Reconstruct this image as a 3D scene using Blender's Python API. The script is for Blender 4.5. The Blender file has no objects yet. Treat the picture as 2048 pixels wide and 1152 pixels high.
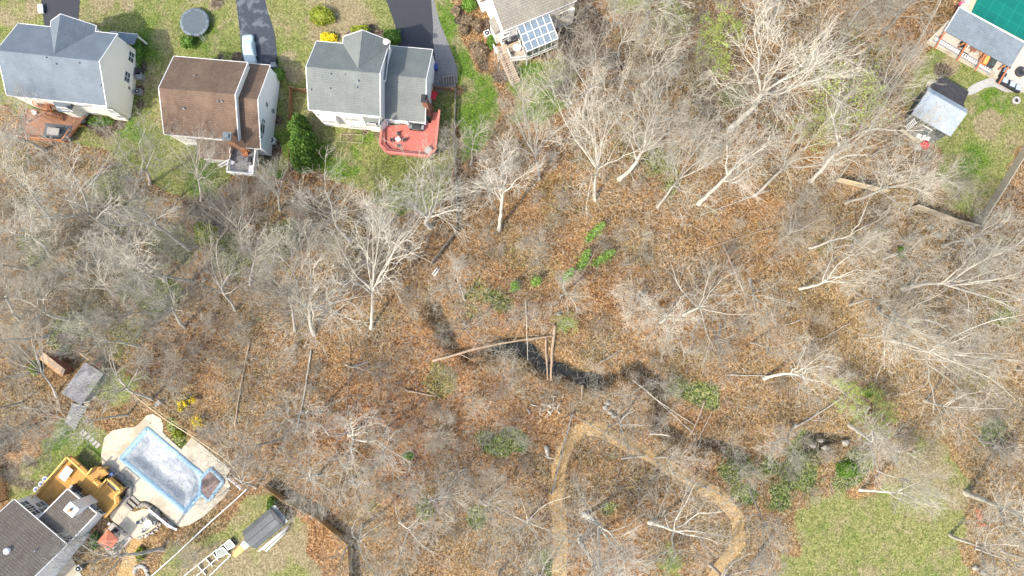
import bpy, math, random
import numpy as np
from mathutils import Vector, Matrix, Quaternion

scene = bpy.context.scene
C = scene.collection
# ---------------------------------------------------------------- camera
F_PX, CAM_H = 1365.33, 100.0            # focal length in photo pixels, metres above the lawn
TILT = math.atan2(94, F_PX)             # the drone looks a few degrees off straight down
cd = bpy.data.cameras.new('camera'); cam = bpy.data.objects.new('camera', cd); C.objects.link(cam)
cam.location = (0, 0, CAM_H); cam.rotation_euler = (TILT, 0, 0)
cd.sensor_width = 36; cd.lens = 24; cd.clip_start = 1; cd.clip_end = 2000
scene.camera = cam
# ---------------------------------------------------------------- sky and sun
SUN_EL, SUN_AZ = math.radians(51), math.radians(228)     # azimuth clockwise from +y (top of picture)
w = bpy.data.worlds.new("World"); scene.world = w; w.use_nodes = True
nt = w.node_tree; bg = nt.nodes['Background']
sky = nt.nodes.new('ShaderNodeTexSky'); sky.sky_type = 'NISHITA'; sky.sun_disc = False
sky.sun_elevation = SUN_EL; sky.sun_rotation = SUN_AZ; sky.dust_density = 3.0; sky.ozone_density = 0.4
nt.links.new(sky.outputs[0], bg.inputs[0]); bg.inputs[1].default_value = 0.15
ld = bpy.data.lights.new('sun', 'SUN'); ld.energy = 2.2; ld.angle = math.radians(1.2); ld.color = (1, 0.92, 0.78)
sun = bpy.data.objects.new('sun', ld); C.objects.link(sun)
sd = Vector((math.sin(SUN_AZ)*math.cos(SUN_EL), math.cos(SUN_AZ)*math.cos(SUN_EL), math.sin(SUN_EL)))
sun.rotation_euler = sd.to_track_quat('Z', 'Y').to_euler()
scene.view_settings.view_transform = 'Standard'; scene.view_settings.look = 'None'
scene.view_settings.exposure = 1.38; scene.view_settings.gamma = 1
scene.render.engine = 'CYCLES'

# ---------------------------------------------------------------- measuring
_c, _s = math.cos(TILT), math.sin(TILT)
def ray(px, py):
    x, y, z = px-1024, 576-py, -F_PX
    return Vector((x, y*_c-z*_s, y*_s+z*_c))
def P(px, py, z=0.0):
    d = ray(px, py); t = (z-CAM_H)/d.z
    return Vector((d.x*t, d.y*t, z))
def to_px(x, y, z=0.0):
    z = z-CAM_H; yy = y*_c+z*_s; zz = -y*_s+z*_c
    return 1024-F_PX*x/zz, 576+F_PX*yy/zz

# ---------------------------------------------------------------- objects
def tag(o, label=None, cat=None, group=None, kind=None):
    if label: o['label'] = label
    if cat: o['category'] = cat
    if group: o['group'] = group
    if kind: o['kind'] = kind
    return o
def thing(name, label, cat, loc=(0, 0, 0), rz=0.0, group=None):
    o = bpy.data.objects.new(name, None); C.objects.link(o); o.empty_display_size = .3
    o.location = loc; o.rotation_euler = (0, 0, rz)
    return tag(o, label, cat, group)
def dup(root, loc, rz=0.0, label=None, scale=None):
    def rec(o, par):
        c = o.copy(); C.objects.link(c)
        if par: c.parent = par
        for ch in o.children: rec(ch, c)
        return c
    r = rec(root, None); r.location = loc; r.rotation_euler = (0, 0, rz)
    if scale: r.scale = scale
    if label: r['label'] = label
    return r

class G:
    """collects shapes for one mesh"""
    def __init__(s): s.v = []; s.f = []; s.sm = []
    def add(s, vs, fs, smooth=False):
        b = len(s.v); s.v += [tuple(v) for v in vs]; s.f += [tuple(i+b for i in f) for f in fs]; s.sm += [smooth]*len(fs); return s
    def box(s, c, d, rz=0.0, rx=0.0, ry=0.0):
        m = Matrix.Rotation(rz, 3, 'Z') @ Matrix.Rotation(ry, 3, 'Y') @ Matrix.Rotation(rx, 3, 'X')
        vs = [Vector(c)+m @ Vector((x*d[0]/2, y*d[1]/2, z*d[2]/2)) for x in (-1, 1) for y in (-1, 1) for z in (-1, 1)]
        return s.add(vs, [(0, 1, 3, 2), (4, 6, 7, 5), (0, 4, 5, 1), (2, 3, 7, 6), (0, 2, 6, 4), (1, 5, 7, 3)])
    def b2(s, x0, x1, y0, y1, z0, z1): return s.box(((x0+x1)/2, (y0+y1)/2, (z0+z1)/2), (abs(x1-x0), abs(y1-y0), abs(z1-z0)))
    def bar(s, a, b, w, h):
        a = Vector(a); b = Vector(b); d = b-a; L = d.length
        if L < 1e-5: return s
        d /= L; side = d.cross(Vector((0, 0, 1)))
        side = Vector((1, 0, 0)) if side.length < 1e-4 else side.normalized()
        up = side.cross(d)
        vs = [p+side*(i*w/2)+up*(j*h/2) for p in (a, b) for i in (-1, 1) for j in (-1, 1)]
        return s.add(vs, [(0, 1, 3, 2), (4, 6, 7, 5), (0, 4, 5, 1), (2, 3, 7, 6), (0, 2, 6, 4), (1, 5, 7, 3)])
    def prism(s, poly, z0, z1):
        n = len(poly); z1s = z1 if hasattr(z1, '__len__') else [z1]*n; z0s = z0 if hasattr(z0, '__len__') else [z0]*n
        A = sum(poly[i][0]*poly[(i+1) % n][1]-poly[(i+1) % n][0]*poly[i][1] for i in range(n))
        if A < 0: poly = poly[::-1]; z1s = list(z1s)[::-1]; z0s = list(z0s)[::-1]
        vs = [(p[0], p[1], z) for p, z in zip(poly, z0s)]+[(p[0], p[1], z) for p, z in zip(poly, z1s)]
        return s.add(vs, [tuple(range(n-1, -1, -1)), tuple(range(n, 2*n))]+[(i, (i+1) % n, n+(i+1) % n, n+i) for i in range(n)])
    def extr(s, prof, a0, a1, axis='u'):
        """profile of (cross, z) points extruded along axis u (x) or v (y)"""
        n = len(prof)
        if axis == 'u': vs = [(a, q, z) for a in (a0, a1) for q, z in prof]
        else: vs = [(q, a, z) for a in (a0, a1) for q, z in prof]
        return s.add(vs, [tuple(range(n)), tuple(range(2*n-1, n-1, -1))]+[(i, n+i, n+(i+1) % n, (i+1) % n) for i in range(n)])
    def tube(s, pts, rs, n=6, caps=True, smooth=True):
        pts = [Vector(p) for p in pts]; rs = rs if hasattr(rs, '__len__') else [rs]*len(pts)
        ref = Vector((.3, .9, .1)); vs = []; fs = []
        for i, p in enumerate(pts):
            d = (pts[min(i+1, len(pts)-1)]-pts[max(i-1, 0)])
            if d.length < 1e-9: d = Vector((0, 0, 1))
            d.normalize(); a = d.cross(ref)
            if a.length < .1: a = d.cross(Vector((1, 0, 0)))
            a.normalize(); b = d.cross(a)
            for k in range(n):
                t = 2*math.pi*k/n; vs.append(p+(a*math.cos(t)+b*math.sin(t))*rs[i])
        for i in range(len(pts)-1):
            for k in range(n):
                k2 = (k+1) % n; fs.append((i*n+k, i*n+k2, (i+1)*n+k2, (i+1)*n+k))
        if caps: fs += [tuple(range(n-1, -1, -1)), tuple(range((len(pts)-1)*n, len(pts)*n))]
        return s.add(vs, fs, smooth)
    def cyl(s, c, r, z0, z1, n=16, r2=None):
        return s.lathe(c, [(r, z0), (r if r2 is None else r2, z1)], n)
    def lathe(s, c, prof, n=16, smooth=True, sx=1, sy=1):
        vs = []; fs = []; m = len(prof)
        for r, z in prof:
            for k in range(n):
                t = 2*math.pi*k/n; vs.append((c[0]+r*sx*math.cos(t), c[1]+r*sy*math.sin(t), z))
        for i in range(m-1):
            for k in range(n):
                k2 = (k+1) % n; fs.append((i*n+k, i*n+k2, (i+1)*n+k2, (i+1)*n+k))
        s.add(vs, fs, smooth); s.f += [tuple(len(s.v)-m*n+i for i in range(n-1, -1, -1)), tuple(len(s.v)-n+i for i in range(n))]; s.sm += [False, False]; return s
    def build(s, name, m, parent=None):
        me = bpy.data.meshes.new(name); me.from_pydata(s.v, [], s.f); me.materials.append(m)
        me.polygons.foreach_set('use_smooth', s.sm); me.update()
        o = bpy.data.objects.new(name, me); C.objects.link(o)
        if parent: o.parent = parent
        return o
def np_mesh(name, verts, faces, m, k=4, smooth=False):
    me = bpy.data.meshes.new(name); nv, nf = len(verts), len(faces)
    me.vertices.add(nv); me.vertices.foreach_set('co', np.asarray(verts, dtype=np.float32).ravel())
    me.loops.add(nf*k); me.loops.foreach_set('vertex_index', np.asarray(faces, dtype=np.int32).ravel())
    me.polygons.add(nf); me.polygons.foreach_set('loop_start', np.arange(0, nf*k, k, dtype=np.int32))
    me.polygons.foreach_set('use_smooth', np.full(nf, smooth)); me.materials.append(m); me.update(calc_edges=True)
    return me
def link(name, me, parent=None):
    o = bpy.data.objects.new(name, me); C.objects.link(o)
    if parent: o.parent = parent
    return o

# ---------------------------------------------------------------- materials
def newmat(name, rough=.8, spec=.3):
    m = bpy.data.materials.new(name); m.use_nodes = True
    b = m.node_tree.nodes['Principled BSDF']; b.inputs['Roughness'].default_value = rough
    b.inputs['Specular IOR Level'].default_value = spec
    return m, m.node_tree, b
def N(nt, t, **kw):
    n = nt.nodes.new(t)
    for k, v in kw.items(): setattr(n, k, v)
    return n
def rgb(c): return (c[0], c[1], c[2], 1)
def ramp(nt, fac, stops, interp='LINEAR'):
    r = N(nt, 'ShaderNodeValToRGB'); cr = r.color_ramp; cr.interpolation = interp
    while len(cr.elements) < len(stops): cr.elements.new(.5)
    for e, (p, c) in zip(cr.elements, stops): e.position = p; e.color = rgb(c)
    nt.links.new(fac, r.inputs[0]); return r.outputs[0]
def noise(nt, vec, scale, detail=4, rough=.6, dist=0):
    n = N(nt, 'ShaderNodeTexNoise'); n.inputs['Scale'].default_value = scale; n.inputs['Detail'].default_value = detail
    n.inputs['Roughness'].default_value = rough; n.inputs['Distortion'].default_value = dist
    if vec is not None: nt.links.new(vec, n.inputs['Vector'])
    return n.outputs['Fac']
def mix(nt, f, a, b, bt='MIX'):
    n = N(nt, 'ShaderNodeMix', data_type='RGBA', blend_type=bt); n.clamp_factor = True
    for i, v in ((0, f), (6, a), (7, b)):
        if hasattr(v, 'is_linked') or hasattr(v, 'links'): nt.links.new(v, n.inputs[i])
        elif i == 0: n.inputs[0].default_value = v
        else: n.inputs[i].default_value = rgb(v)
    return n.outputs[2]
def mth(nt, op, a, b=None, clamp=False):
    n = N(nt, 'ShaderNodeMath', operation=op); n.use_clamp = clamp
    for i, v in ((0, a), (1, b)):
        if v is None: continue
        if hasattr(v, 'links'): nt.links.new(v, n.inputs[i])
        else: n.inputs[i].default_value = v
    return n.outputs[0]
def coord(nt, kind='Object', scale=None, rz=0):
    tc = N(nt, 'ShaderNodeTexCoord'); o = tc.outputs[kind]
    if scale or rz:
        mp = N(nt, 'ShaderNodeMapping'); mp.inputs['Scale'].default_value = scale or (1, 1, 1); mp.inputs['Rotation'].default_value = (0, 0, rz)
        nt.links.new(o, mp.inputs[0]); o = mp.outputs[0]
    return o
def bump(nt, b, h, strength=.4, dist=.05):
    n = N(nt, 'ShaderNodeBump'); n.inputs['Strength'].default_value = strength; n.inputs['Distance'].default_value = dist
    nt.links.new(h, n.inputs['Height']); nt.links.new(n.outputs[0], b.inputs['Normal'])
def world_vec(nt):
    g = N(nt, 'ShaderNodeNewGeometry'); return g.outputs['Position']

def m_noise(name, c1, c2, scale=6, rough=.8, bmp=.2, spec=.3, blotch=None, metal=0, stretch=None):
    m, nt, b = newmat(name, rough, spec); v = coord(nt, 'Object', stretch)
    f = noise(nt, v, scale, 6, .65); col = ramp(nt, f, [(.3, c1), (.7, c2)])
    f2 = noise(nt, v, scale*.13, 4, .6)
    col = mix(nt, mth(nt, 'MULTIPLY', f2, .5) if blotch is None else mth(nt, 'MULTIPLY', ramp_f(nt, f2, .5, .62), .75), col, [x*.72 for x in c1] if blotch is None else blotch)
    nt.links.new(col, b.inputs['Base Color']); b.inputs['Metallic'].default_value = metal
    if bmp: bump(nt, b, f, bmp, .03)
    return m
def m_shingle(name, c1, c2, dark, axis='u', row=.3, wid=.8, patch=None):
    m, nt, b = newmat(name, .9, .2)
    v = coord(nt, 'Object', (1, 1, 0.001), 0 if axis == 'u' else math.pi/2)
    br = N(nt, 'ShaderNodeTexBrick'); br.inputs['Scale'].default_value = 1; br.inputs['Brick Width'].default_value = wid
    br.inputs['Row Height'].default_value = row; br.inputs['Mortar Size'].default_value = .03; br.inputs['Mortar Smooth'].default_value = .4
    br.inputs['Color1'].default_value = rgb(c1); br.inputs['Color2'].default_value = rgb(c2); br.inputs['Mortar'].default_value = rgb(dark)
    nt.links.new(v, br.inputs['Vector'])
    vs = coord(nt, 'Object', (1.6, .35, .001), 0 if axis == 'u' else math.pi/2)
    streak = noise(nt, vs, 1.2, 5, .65)
    big = noise(nt, v, .35, 4, .6); fine = noise(nt, v, 9, 3, .8)
    col = mix(nt, mth(nt, 'MULTIPLY', ramp_f(nt, streak, .45, .75), .45), br.outputs[0], dark)
    col = mix(nt, mth(nt, 'MULTIPLY', ramp_f(nt, big, .4, .7), .45), col, patch or [x*1.35 for x in c1])
    col = mix(nt, mth(nt, 'MULTIPLY', ramp_f(nt, fine, .35, .75), .55), col, [x*1.6 for x in c2])
    nt.links.new(col, b.inputs['Base Color']); bump(nt, b, br.outputs['Fac'], -.5, .02); return m
def ramp_f(nt, f, a, b_):
    n = N(nt, 'ShaderNodeMapRange'); n.interpolation_type = 'SMOOTHSTEP'
    nt.links.new(f, n.inputs[0]); n.inputs[1].default_value = a; n.inputs[2].default_value = b_; return n.outputs[0]
def m_planks(name, c1, c2, dark, width=.14, axis='u', rough=.75, stain=None, stainf=.5):
    m, nt, b = newmat(name, rough, .3)
    v = coord(nt, 'Object', None, 0 if axis == 'u' else math.pi/2)
    br = N(nt, 'ShaderNodeTexBrick'); br.inputs['Scale'].default_value = 1; br.inputs['Brick Width'].default_value = 3.6
    br.inputs['Row Height'].default_value = width; br.inputs['Mortar Size'].default_value = .012; br.offset = .37
    br.inputs['Color1'].default_value = rgb(c1); br.inputs['Color2'].default_value = rgb(c2); br.inputs['Mortar'].default_value = rgb(dark)
    nt.links.new(v, br.inputs['Vector'])
    g = noise(nt, coord(nt, 'Object', (1, 8, 1), 0 if axis == 'u' else math.pi/2), 2.2, 5, .7)
    col = mix(nt, mth(nt, 'MULTIPLY', ramp_f(nt, g, .45, .8), .5), br.outputs[0], dark)
    s = noise(nt, v, .7, 4, .6)
    col = mix(nt, mth(nt, 'MULTIPLY', ramp_f(nt, s, .45, .7), stainf), col, stain or c2)
    nt.links.new(col, b.inputs['Base Color']); bump(nt, b, br.outputs['Fac'], -.4, .02); return m
def m_siding(name, c, line):
    m, nt, b = newmat(name, .6, .3); v = coord(nt, 'Object')
    wv = N(nt, 'ShaderNodeTexWave'); wv.bands_direction = 'Z'; wv.wave_profile = 'SAW'; wv.inputs['Scale'].default_value = 1.4
    nt.links.new(v, wv.inputs[0])
    col = mix(nt, mth(nt, 'MULTIPLY', ramp_f(nt, wv.outputs['Fac'], .8, 1.0), .5), c, line)
    col = mix(nt, mth(nt, 'MULTIPLY', noise(nt, v, .6, 5, .6), .3), col, line)
    nt.links.new(col, b.inputs['Base Color']); bump(nt, b, wv.outputs['Fac'], .3, .02); return m
def m_glass(name, c=(.03, .045, .05), rough=.06):
    m, nt, b = newmat(name, rough, .8); v = coord(nt)
    nt.links.new(mix(nt, noise(nt, v, 1.5, 2), c, [x*2.2 for x in c]), b.inputs['Base Color']); return m
def m_leaf(name, cs, scale=3.0, rough=.6, obj=True):
    """leaf cards: colour by clump"""
    m, nt, b = newmat(name, rough, .25); v = coord(nt)
    f = mth(nt, 'ADD', mth(nt, 'MULTIPLY', noise(nt, v, scale, 3, .7), .6), mth(nt, 'MULTIPLY', noise(nt, v, scale*6, 2, .6), .4)); n = len(cs)
    col = ramp(nt, f, [(.34+.32*i/(n-1), c) for i, c in enumerate(cs)])
    if obj:
        oi = N(nt, 'ShaderNodeObjectInfo'); hs = N(nt, 'ShaderNodeHueSaturation'); hs.inputs['Saturation'].default_value = 1
        nt.links.new(mth(nt, 'ADD', mth(nt, 'MULTIPLY', oi.outputs['Random'], .5), .75), hs.inputs['Value']); nt.links.new(col, hs.inputs['Color']); col = hs.outputs[0]
    nt.links.new(col, b.inputs['Base Color'])
    b.inputs['Subsurface Weight'].default_value = 0
    return m
def m_bark(name, c1, c2, dark, varied=.5):
    m, nt, b = newmat(name, .85, .2); v = coord(nt, 'Object', (1, 1, .35))
    f = noise(nt, v, 2.2, 6, .75); col = ramp(nt, f, [(.3, dark), (.45, c1), (.7, c2)])
    oi = N(nt, 'ShaderNodeObjectInfo'); hs = N(nt, 'ShaderNodeHueSaturation')
    nt.links.new(mth(nt, 'ADD', mth(nt, 'MULTIPLY', oi.outputs['Random'], varied), 1-varied*.55), hs.inputs['Value'])
    nt.links.new(col, hs.inputs['Color']); nt.links.new(hs.outputs[0], b.inputs['Base Color']); bump(nt, b, f, .5, .04); return m

M = {}
M['siding'] = m_siding('white_siding', (.76, .75, .71), (.6, .58, .54))
M['cream'] = m_siding('cream_siding', (.82, .79, .71), (.6, .57, .49))
M['bluesiding'] = m_siding('pale_siding', (.74, .79, .82), (.52, .57, .6))
M['trim'] = m_noise('white_trim', (.72, .72, .70), (.82, .82, .80), 5, .5, .05)
M['glass'] = m_glass('window_glass')
M['paleglass'] = m_glass('window_with_blinds', (.12, .13, .13), .15)
M['asphalt'] = m_noise('asphalt', (.028, .032, .04), (.05, .055, .065), 9, .85, .3)
M['asphalt_worn'] = m_noise('worn_asphalt', (.03, .038, .05), (.05, .06, .075), 5, .85, .3, blotch=(.12, .135, .155))
M['gravel'] = m_noise('gravel', (.07, .075, .08), (.30, .30, .30), 10, .95, .6)
M['concrete'] = m_noise('concrete', (.38, .345, .265), (.46, .42, .335), 2.2, .85, .1, blotch=(.29, .25, .18))
M['paver'] = m_noise('paving_stone', (.28, .28, .26), (.42, .4, .36), 4, .9, .3)
M['stone'] = m_noise('field_stone', (.16, .15, .13), (.42, .4, .35), 5, .95, .6)
M['metal'] = m_noise('grey_metal', (.17, .19, .2), (.28, .3, .31), 6, .5, .05, metal=.2)
M['dmetal'] = m_noise('dark_metal', (.025, .027, .03), (.06, .06, .065), 8, .45, .05)
M['plastic'] = m_noise('white_plastic', (.68, .69, .70), (.8, .8, .8), 5, .45, .02)
M['black'] = m_noise('black_plastic', (.018, .018, .02), (.04, .04, .045), 8, .5, .05)
M['green'] = m_noise('green_plastic', (.02, .10, .07), (.03, .15, .1), 8, .5, .05)
M['red'] = m_noise('red_plastic', (.5, .02, .03), (.65, .04, .05), 8, .5, .05)
M['blue'] = m_noise('blue_plastic', (.03, .07, .25), (.06, .12, .4), 6, .5, .05)
M['brick'] = m_noise('tan_brick', (.42, .22, .12), (.58, .34, .2), 7, .9, .4)
M['rbrick'] = m_noise('red_brick', (.20, .09, .06), (.32, .15, .1), 7, .9, .4)
M['roof_blue'] = m_shingle('blue_grey_shingle', (.135, .165, .19), (.115, .14, .165), (.09, .11, .125), 'u', .2, .5)
M['roof_blue_v'] = m_shingle('blue_grey_shingle_cross', (.135, .165, .19), (.115, .14, .165), (.075, .09, .105), 'v', .2, .5)
M['roof_brown'] = m_shingle('brown_shingle', (.15, .105, .075), (.115, .08, .058), (.055, .038, .03), 'u', .22, .5, (.20, .145, .10))
M['roof_grey'] = m_shingle('weathered_grey_shingle', (.155, .17, .163), (.13, .145, .14), (.075, .085, .085), 'u', .2, .5, (.19, .21, .19))
M['roof_grey_v'] = m_shingle('weathered_grey_shingle_cross', (.155, .17, .163), (.13, .145, .14), (.075, .085, .085), 'v', .2, .5, (.19, .21, .19))
M['roof_taupe'] = m_shingle('taupe_shingle', (.23, .215, .18), (.18, .17, .145), (.075, .07, .062), 'u', .3, .6)
M['roof_char'] = m_shingle('charcoal_shingle', (.16, .142, .12), (.115, .10, .085), (.028, .025, .022), 'u', .32, .4, (.15, .135, .115))
M['roof_slate'] = m_shingle('slate_blue_shingle', (.16, .19, .215), (.12, .145, .165), (.07, .085, .1), 'u', .25, .6)
M['roof_black'] = m_noise('black_felt_roof', (.022, .023, .026), (.06, .06, .065), 3, .9, .3)
M['wood_gold'] = m_planks('golden_deck', (.52, .30, .075), (.44, .23, .05), (.16, .075, .025), .15, 'v', stain=(.22, .12, .06), stainf=.55)
M['rail_gold'] = m_noise('golden_rail', (.56, .34, .09), (.66, .44, .15), 5, .7, .1)
M['wood_red'] = m_planks('salmon_deck', (.40, .125, .10), (.37, .115, .09), (.26, .08, .065), .14, 'u', stain=(.44, .13, .11), stainf=.4)
M['rail_red'] = m_noise('salmon_rail', (.44, .15, .12), (.50, .18, .15), 5, .7, .1)
M['wood_brown'] = m_planks('redwood_deck', (.30, .165, .10), (.25, .13, .08), (.12, .06, .04), .15, 'u')
M['rail_brown'] = m_noise('orange_rail', (.42, .17, .07), (.56, .26, .12), 5, .7, .1)
M['wood_grey'] = m_planks('grey_deck', (.24, .24, .25), (.2, .2, .21), (.09, .09, .1), .15, 'v')
M['wood_tan'] = m_planks('tan_deck', (.42, .34, .27), (.36, .29, .22), (.2, .16, .12), .15, 'u')
M['fence_old'] = m_noise('weathered_fence', (.32, .28, .21), (.48, .43, .33), 3, .9, .4, stretch=(1, 1, .2))
M['fence_pale'] = m_noise('pale_fence', (.46, .38, .24), (.6, .52, .36), 3, .9, .3, stretch=(1, 1, .2))
M['fence_brown'] = m_noise('brown_fence', (.20, .11, .06), (.34, .2, .11), 3, .9, .3, stretch=(1, 1, .2))
M['log'] = m_noise('dead_wood', (.26, .18, .12), (.46, .36, .26), 3, .95, .6, stretch=(1, 1, 1))
M['bark_pale'] = m_bark('pale_bark', (.43, .40, .34), (.62, .59, .51), (.20, .18, .15), .35)
M['bark_grey'] = m_bark('grey_bark', (.32, .30, .26), (.48, .455, .395), (.14, .13, .11), .4)
M['twig'] = m_bark('twig_bark', (.38, .355, .29), (.52, .49, .41), (.23, .21, .17), .5)
M['twig_dark'] = m_bark('dark_twig_bark', (.25, .23, .185), (.36, .335, .28), (.14, .125, .10), .5)
# ================================================================ ground
def poly_px(pts): return [P(x, y) for x, y in pts]
def sd_poly(X, Y, poly):
    """signed distance, negative inside (arrays)"""
    d = np.full(X.shape, 1e9); inside = np.zeros(X.shape, bool); n = len(poly)
    for i in range(n):
        ax, ay = poly[i][0], poly[i][1]; bx, by = poly[(i+1) % n][0], poly[(i+1) % n][1]
        ex, ey = bx-ax, by-ay; L = ex*ex+ey*ey+1e-9
        t = np.clip(((X-ax)*ex+(Y-ay)*ey)/L, 0, 1)
        d = np.minimum(d, np.hypot(X-ax-t*ex, Y-ay-t*ey))
        c = ((ay > Y) != (by > Y)) & (X < (bx-ax)*(Y-ay)/(by-ay+1e-12)+ax); inside ^= c
    return np.where(inside, -d, d)
def d_line(X, Y, pts):
    d = np.full(X.shape, 1e9)
    for a, b in zip(pts[:-1], pts[1:]):
        ex, ey = b[0]-a[0], b[1]-a[1]; t = np.clip(((X-a[0])*ex+(Y-a[1])*ey)/(ex*ex+ey*ey+1e-9), 0, 1)
        d = np.minimum(d, np.hypot(X-a[0]-t*ex, Y-a[1]-t*ey))
    return d
def sst(a, b, x): t = np.clip((x-a)/(b-a), 0, 1); return t*t*(3-2*t)
CREEK = poly_px([(862, 600), (878, 640), (905, 690), (940, 712), (985, 704), (1030, 692), (1060, 700), (1085, 728), (1130, 742), (1165, 758), (1200, 768), (1235, 752),
                 (1275, 735), (1315, 760), (1328, 800), (1325, 850), (1375, 880), (1440, 890), (1500, 915), (1560, 905), (1650, 880), (1740, 885)])
POOLQ = poly_px([(240, 918), (295, 854), (425, 963), (371, 1026)])
LAWNS = [  # polygon, grass weight, lushness
    ([(-300, -200), (890, -200), (868, 0), (905, 110), (912, 200), (910, 330), (870, 420), (800, 430), (720, 385), (640, 345), (575, 335), (560, 350), (515, 352), (450, 350), (425, 400), (375, 400), (330, 385), (260, 340), (205, 300), (150, 290), (25, 240), (20, 205), (-300, 190)], 1, .38),
    ([(866, -100), (900, -100), (905, 0), (928, 60), (952, 128), (985, 160), (1000, 230), (980, 290), (925, 320), (915, 180), (880, 70)], 1, .8),
    ([(1040, 120), (1075, 118), (1140, 100), (1150, 160), (1142, 215), (1090, 250), (1030, 240), (1020, 170)], 1, .6),
    ([(1880, 85), (1985, 150), (2100, 150), (2250, 200), (2150, 300), (2048, 290), (1950, 430), (1900, 420), (1870, 350), (1880, 300), (1850, 250), (1800, 200), (1830, 130)], 1, .34),
    ([(1830, 868), (1895, 880), (1930, 950), (1935, 1040), (1945, 1120), (1960, 1300), (1560, 1300), (1575, 1090), (1595, 1010), (1680, 988), (1740, 970), (1790, 925)], .85, .25),
    ([(10, 1000), (25, 920), (90, 885), (140, 850), (210, 850), (215, 880), (205, 935), (205, 960), (90, 990)], 1, .45),
    ([(330, 1110), (440, 1040), (500, 985), (560, 1000), (600, 1050), (640, 1120), (660, 1250), (250, 1300), (290, 1180)], .8, .02),
    ([(200, 750), (215, 735), (262, 770), (262, 810), (225, 815), (195, 790)], .8, .5),
    ([(1210, -100), (1330, -100), (1310, 10), (1250, 40), (1215, 15)], .8, .15),
]
LUSH = [(290, 100, 40, .6), (420, 90, 35, .5), (260, 260, 30, .5), (680, 310, 45, 1), (720, 270, 30, .6), (600, 280, 40, .6), (500, 330, 30, .5), (545, 370, 25, 1.0),
        (415, 330, 25, .7), (395, 370, 25, .8), (1700, 1080, 18, .35), (1650, 1060, 20, .35), (1720, 1130, 30, .3), (1870, 1140, 30, .3), (1950, 320, 35, .8), (1985, 210, 35, .8), (1975, 120, 30, .5),
        (1900, 100, 40, .5), (110, 870, 30, .4), (190, 900, 30, .8), (240, 840, 30, .5), (930, 40, 30, .5), (100, 60, 25, .5), (250, 140, 40, .4), (1080, 160, 30, .6), (1062, 145, 20, .8), (1940, 300, 30, .5)]
OLIVE = [(1700, 60, 40, .4), (1640, 140, 50, .4), (1755, 110, 45, .4), (1310, 330, 55, .6), (1345, 370, 40, .6), (1250, 300, 50, .35), (1550, 250, 35, .3), (540, 500, 50, .8), (470, 500, 55, .7),
         (350, 490, 55, .8), (230, 360, 60, .6), (260, 420, 60, .5), (80, 500, 35, .7), (60, 400, 40, .4), (30, 340, 50, .4), (140, 660, 50, .8), (250, 660, 60, .5), (180, 620, 60, .4), (330, 590, 55, .8), (280, 570, 55, .9),
         (560, 600, 60, .3), (560, 470, 45, .7), (340, 790, 40, .3), (1130, 650, 18, .9), (1010, 880, 30, .9), (975, 885, 35, .9), (1035, 885, 22, .9), (880, 760, 40, .5), (960, 590, 35, .5), (950, 620, 30, .4), (1400, 790, 32, .9), (1360, 780, 28, .7), (1340, 1120, 35, .8),
         (1100, 1135, 30, .7), (1600, 940, 50, 1), (1560, 1000, 30, .9), (1540, 930, 40, .8), (1700, 945, 45, 1), (1480, 930, 40, .7), (1605, 890, 25, .7), (1490, 985, 30, .9), (1980, 865, 35, 1), (2010, 640, 35, .6), (1990, 590, 35, .4), (2000, 480, 30, .4),
         (850, 1020, 20, .6), (955, 1030, 25, .7), (1210, 1015, 20, .6), (1225, 910, 16, .4), (880, 965, 60, .3), (800, 880, 30, .3), (820, 912, 10, .9), (1060, 540, 60, .3), (1000, 600, 30, .6), (1640, 720, 20, .3), (1650, 490, 25, .4), (1700, 470, 30, .4), (1860, 620, 40, .3), (1950, 750, 40, .4), (720, 490, 20, .4), (660, 480, 15, .5), (1110, 400, 60, .35),
         (1340, 20, 40, .4), (330, 1010, 10, .2), (1015, 500, 40, .3), (1330, 850, 20, .3), (745, 1010, 15, .5), (1480, 180, 35, .6), (1030, 300, 40, .3), (280, 860, 20, .3), (345, 850, 25, .9), (355, 875, 25, .8), (300, 840, 15, .5)]
SOIL = [(1185, 50, 50, 1), (1160, 100, 45, .9), (1215, 120, 35, .7), (1150, 60, 45, 1), (1130, 190, 18, .8), (1140, 170, 14, .8), (925, 40, 22, 1), (945, 90, 22, 1), (965, 130, 22, .9), (1000, 150, 18, .7), (975, 50, 15, 1), (285, 130, 18, .9), (280, 180, 18, .9), (280, 210, 18, .8), (278, 90, 15, .7),
        (440, 115, 14, .9), (475, 118, 14, .9), (420, 118, 10, .7), (210, 255, 20, .7), (240, 245, 14, .8), (180, 248, 14, .7), (745, 62, 16, .8), (770, 72, 16, .8), (700, 72, 12, .7), (430, 5, 18, .6), (545, 300, 20, .8), (555, 240, 20, .6), (560, 170, 14, .5), (700, 275, 14, .5), (760, 268, 14, .5), (730, 262, 10, .6), (30, 940, 50, .6), (20, 880, 40, .7), (60, 920, 30, .6), (200, 1010, 12, .5),
        (395, 420, 30, .8), (370, 400, 20, .6), (400, 450, 20, .7), (1700, 900, 45, .4), (1650, 905, 40, .5), (1640, 920, 30, .4), (640, 1010, 30, .5), (590, 975, 25, .5), (1880, 145, 25, .7), (1830, 200, 15, .5), (1990, 890, 15, .8), (2020, 880, 40, .5), (1730, 370, 25, .7), (460, 690, 40, .3), (700, 640, 40, .3), (160, 690, 30, .5), (140, 680, 25, .6)]
PATH = poly_px([(1108, 1250), (1118, 1152), (1122, 1060), (1112, 1000), (1120, 930), (1140, 872), (1172, 856), (1205, 862), (1250, 886), (1310, 920), (1380, 958), (1440, 995), (1474, 1035), (1478, 1085), (1448, 1118), (1425, 1160), (1400, 1250)])
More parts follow.
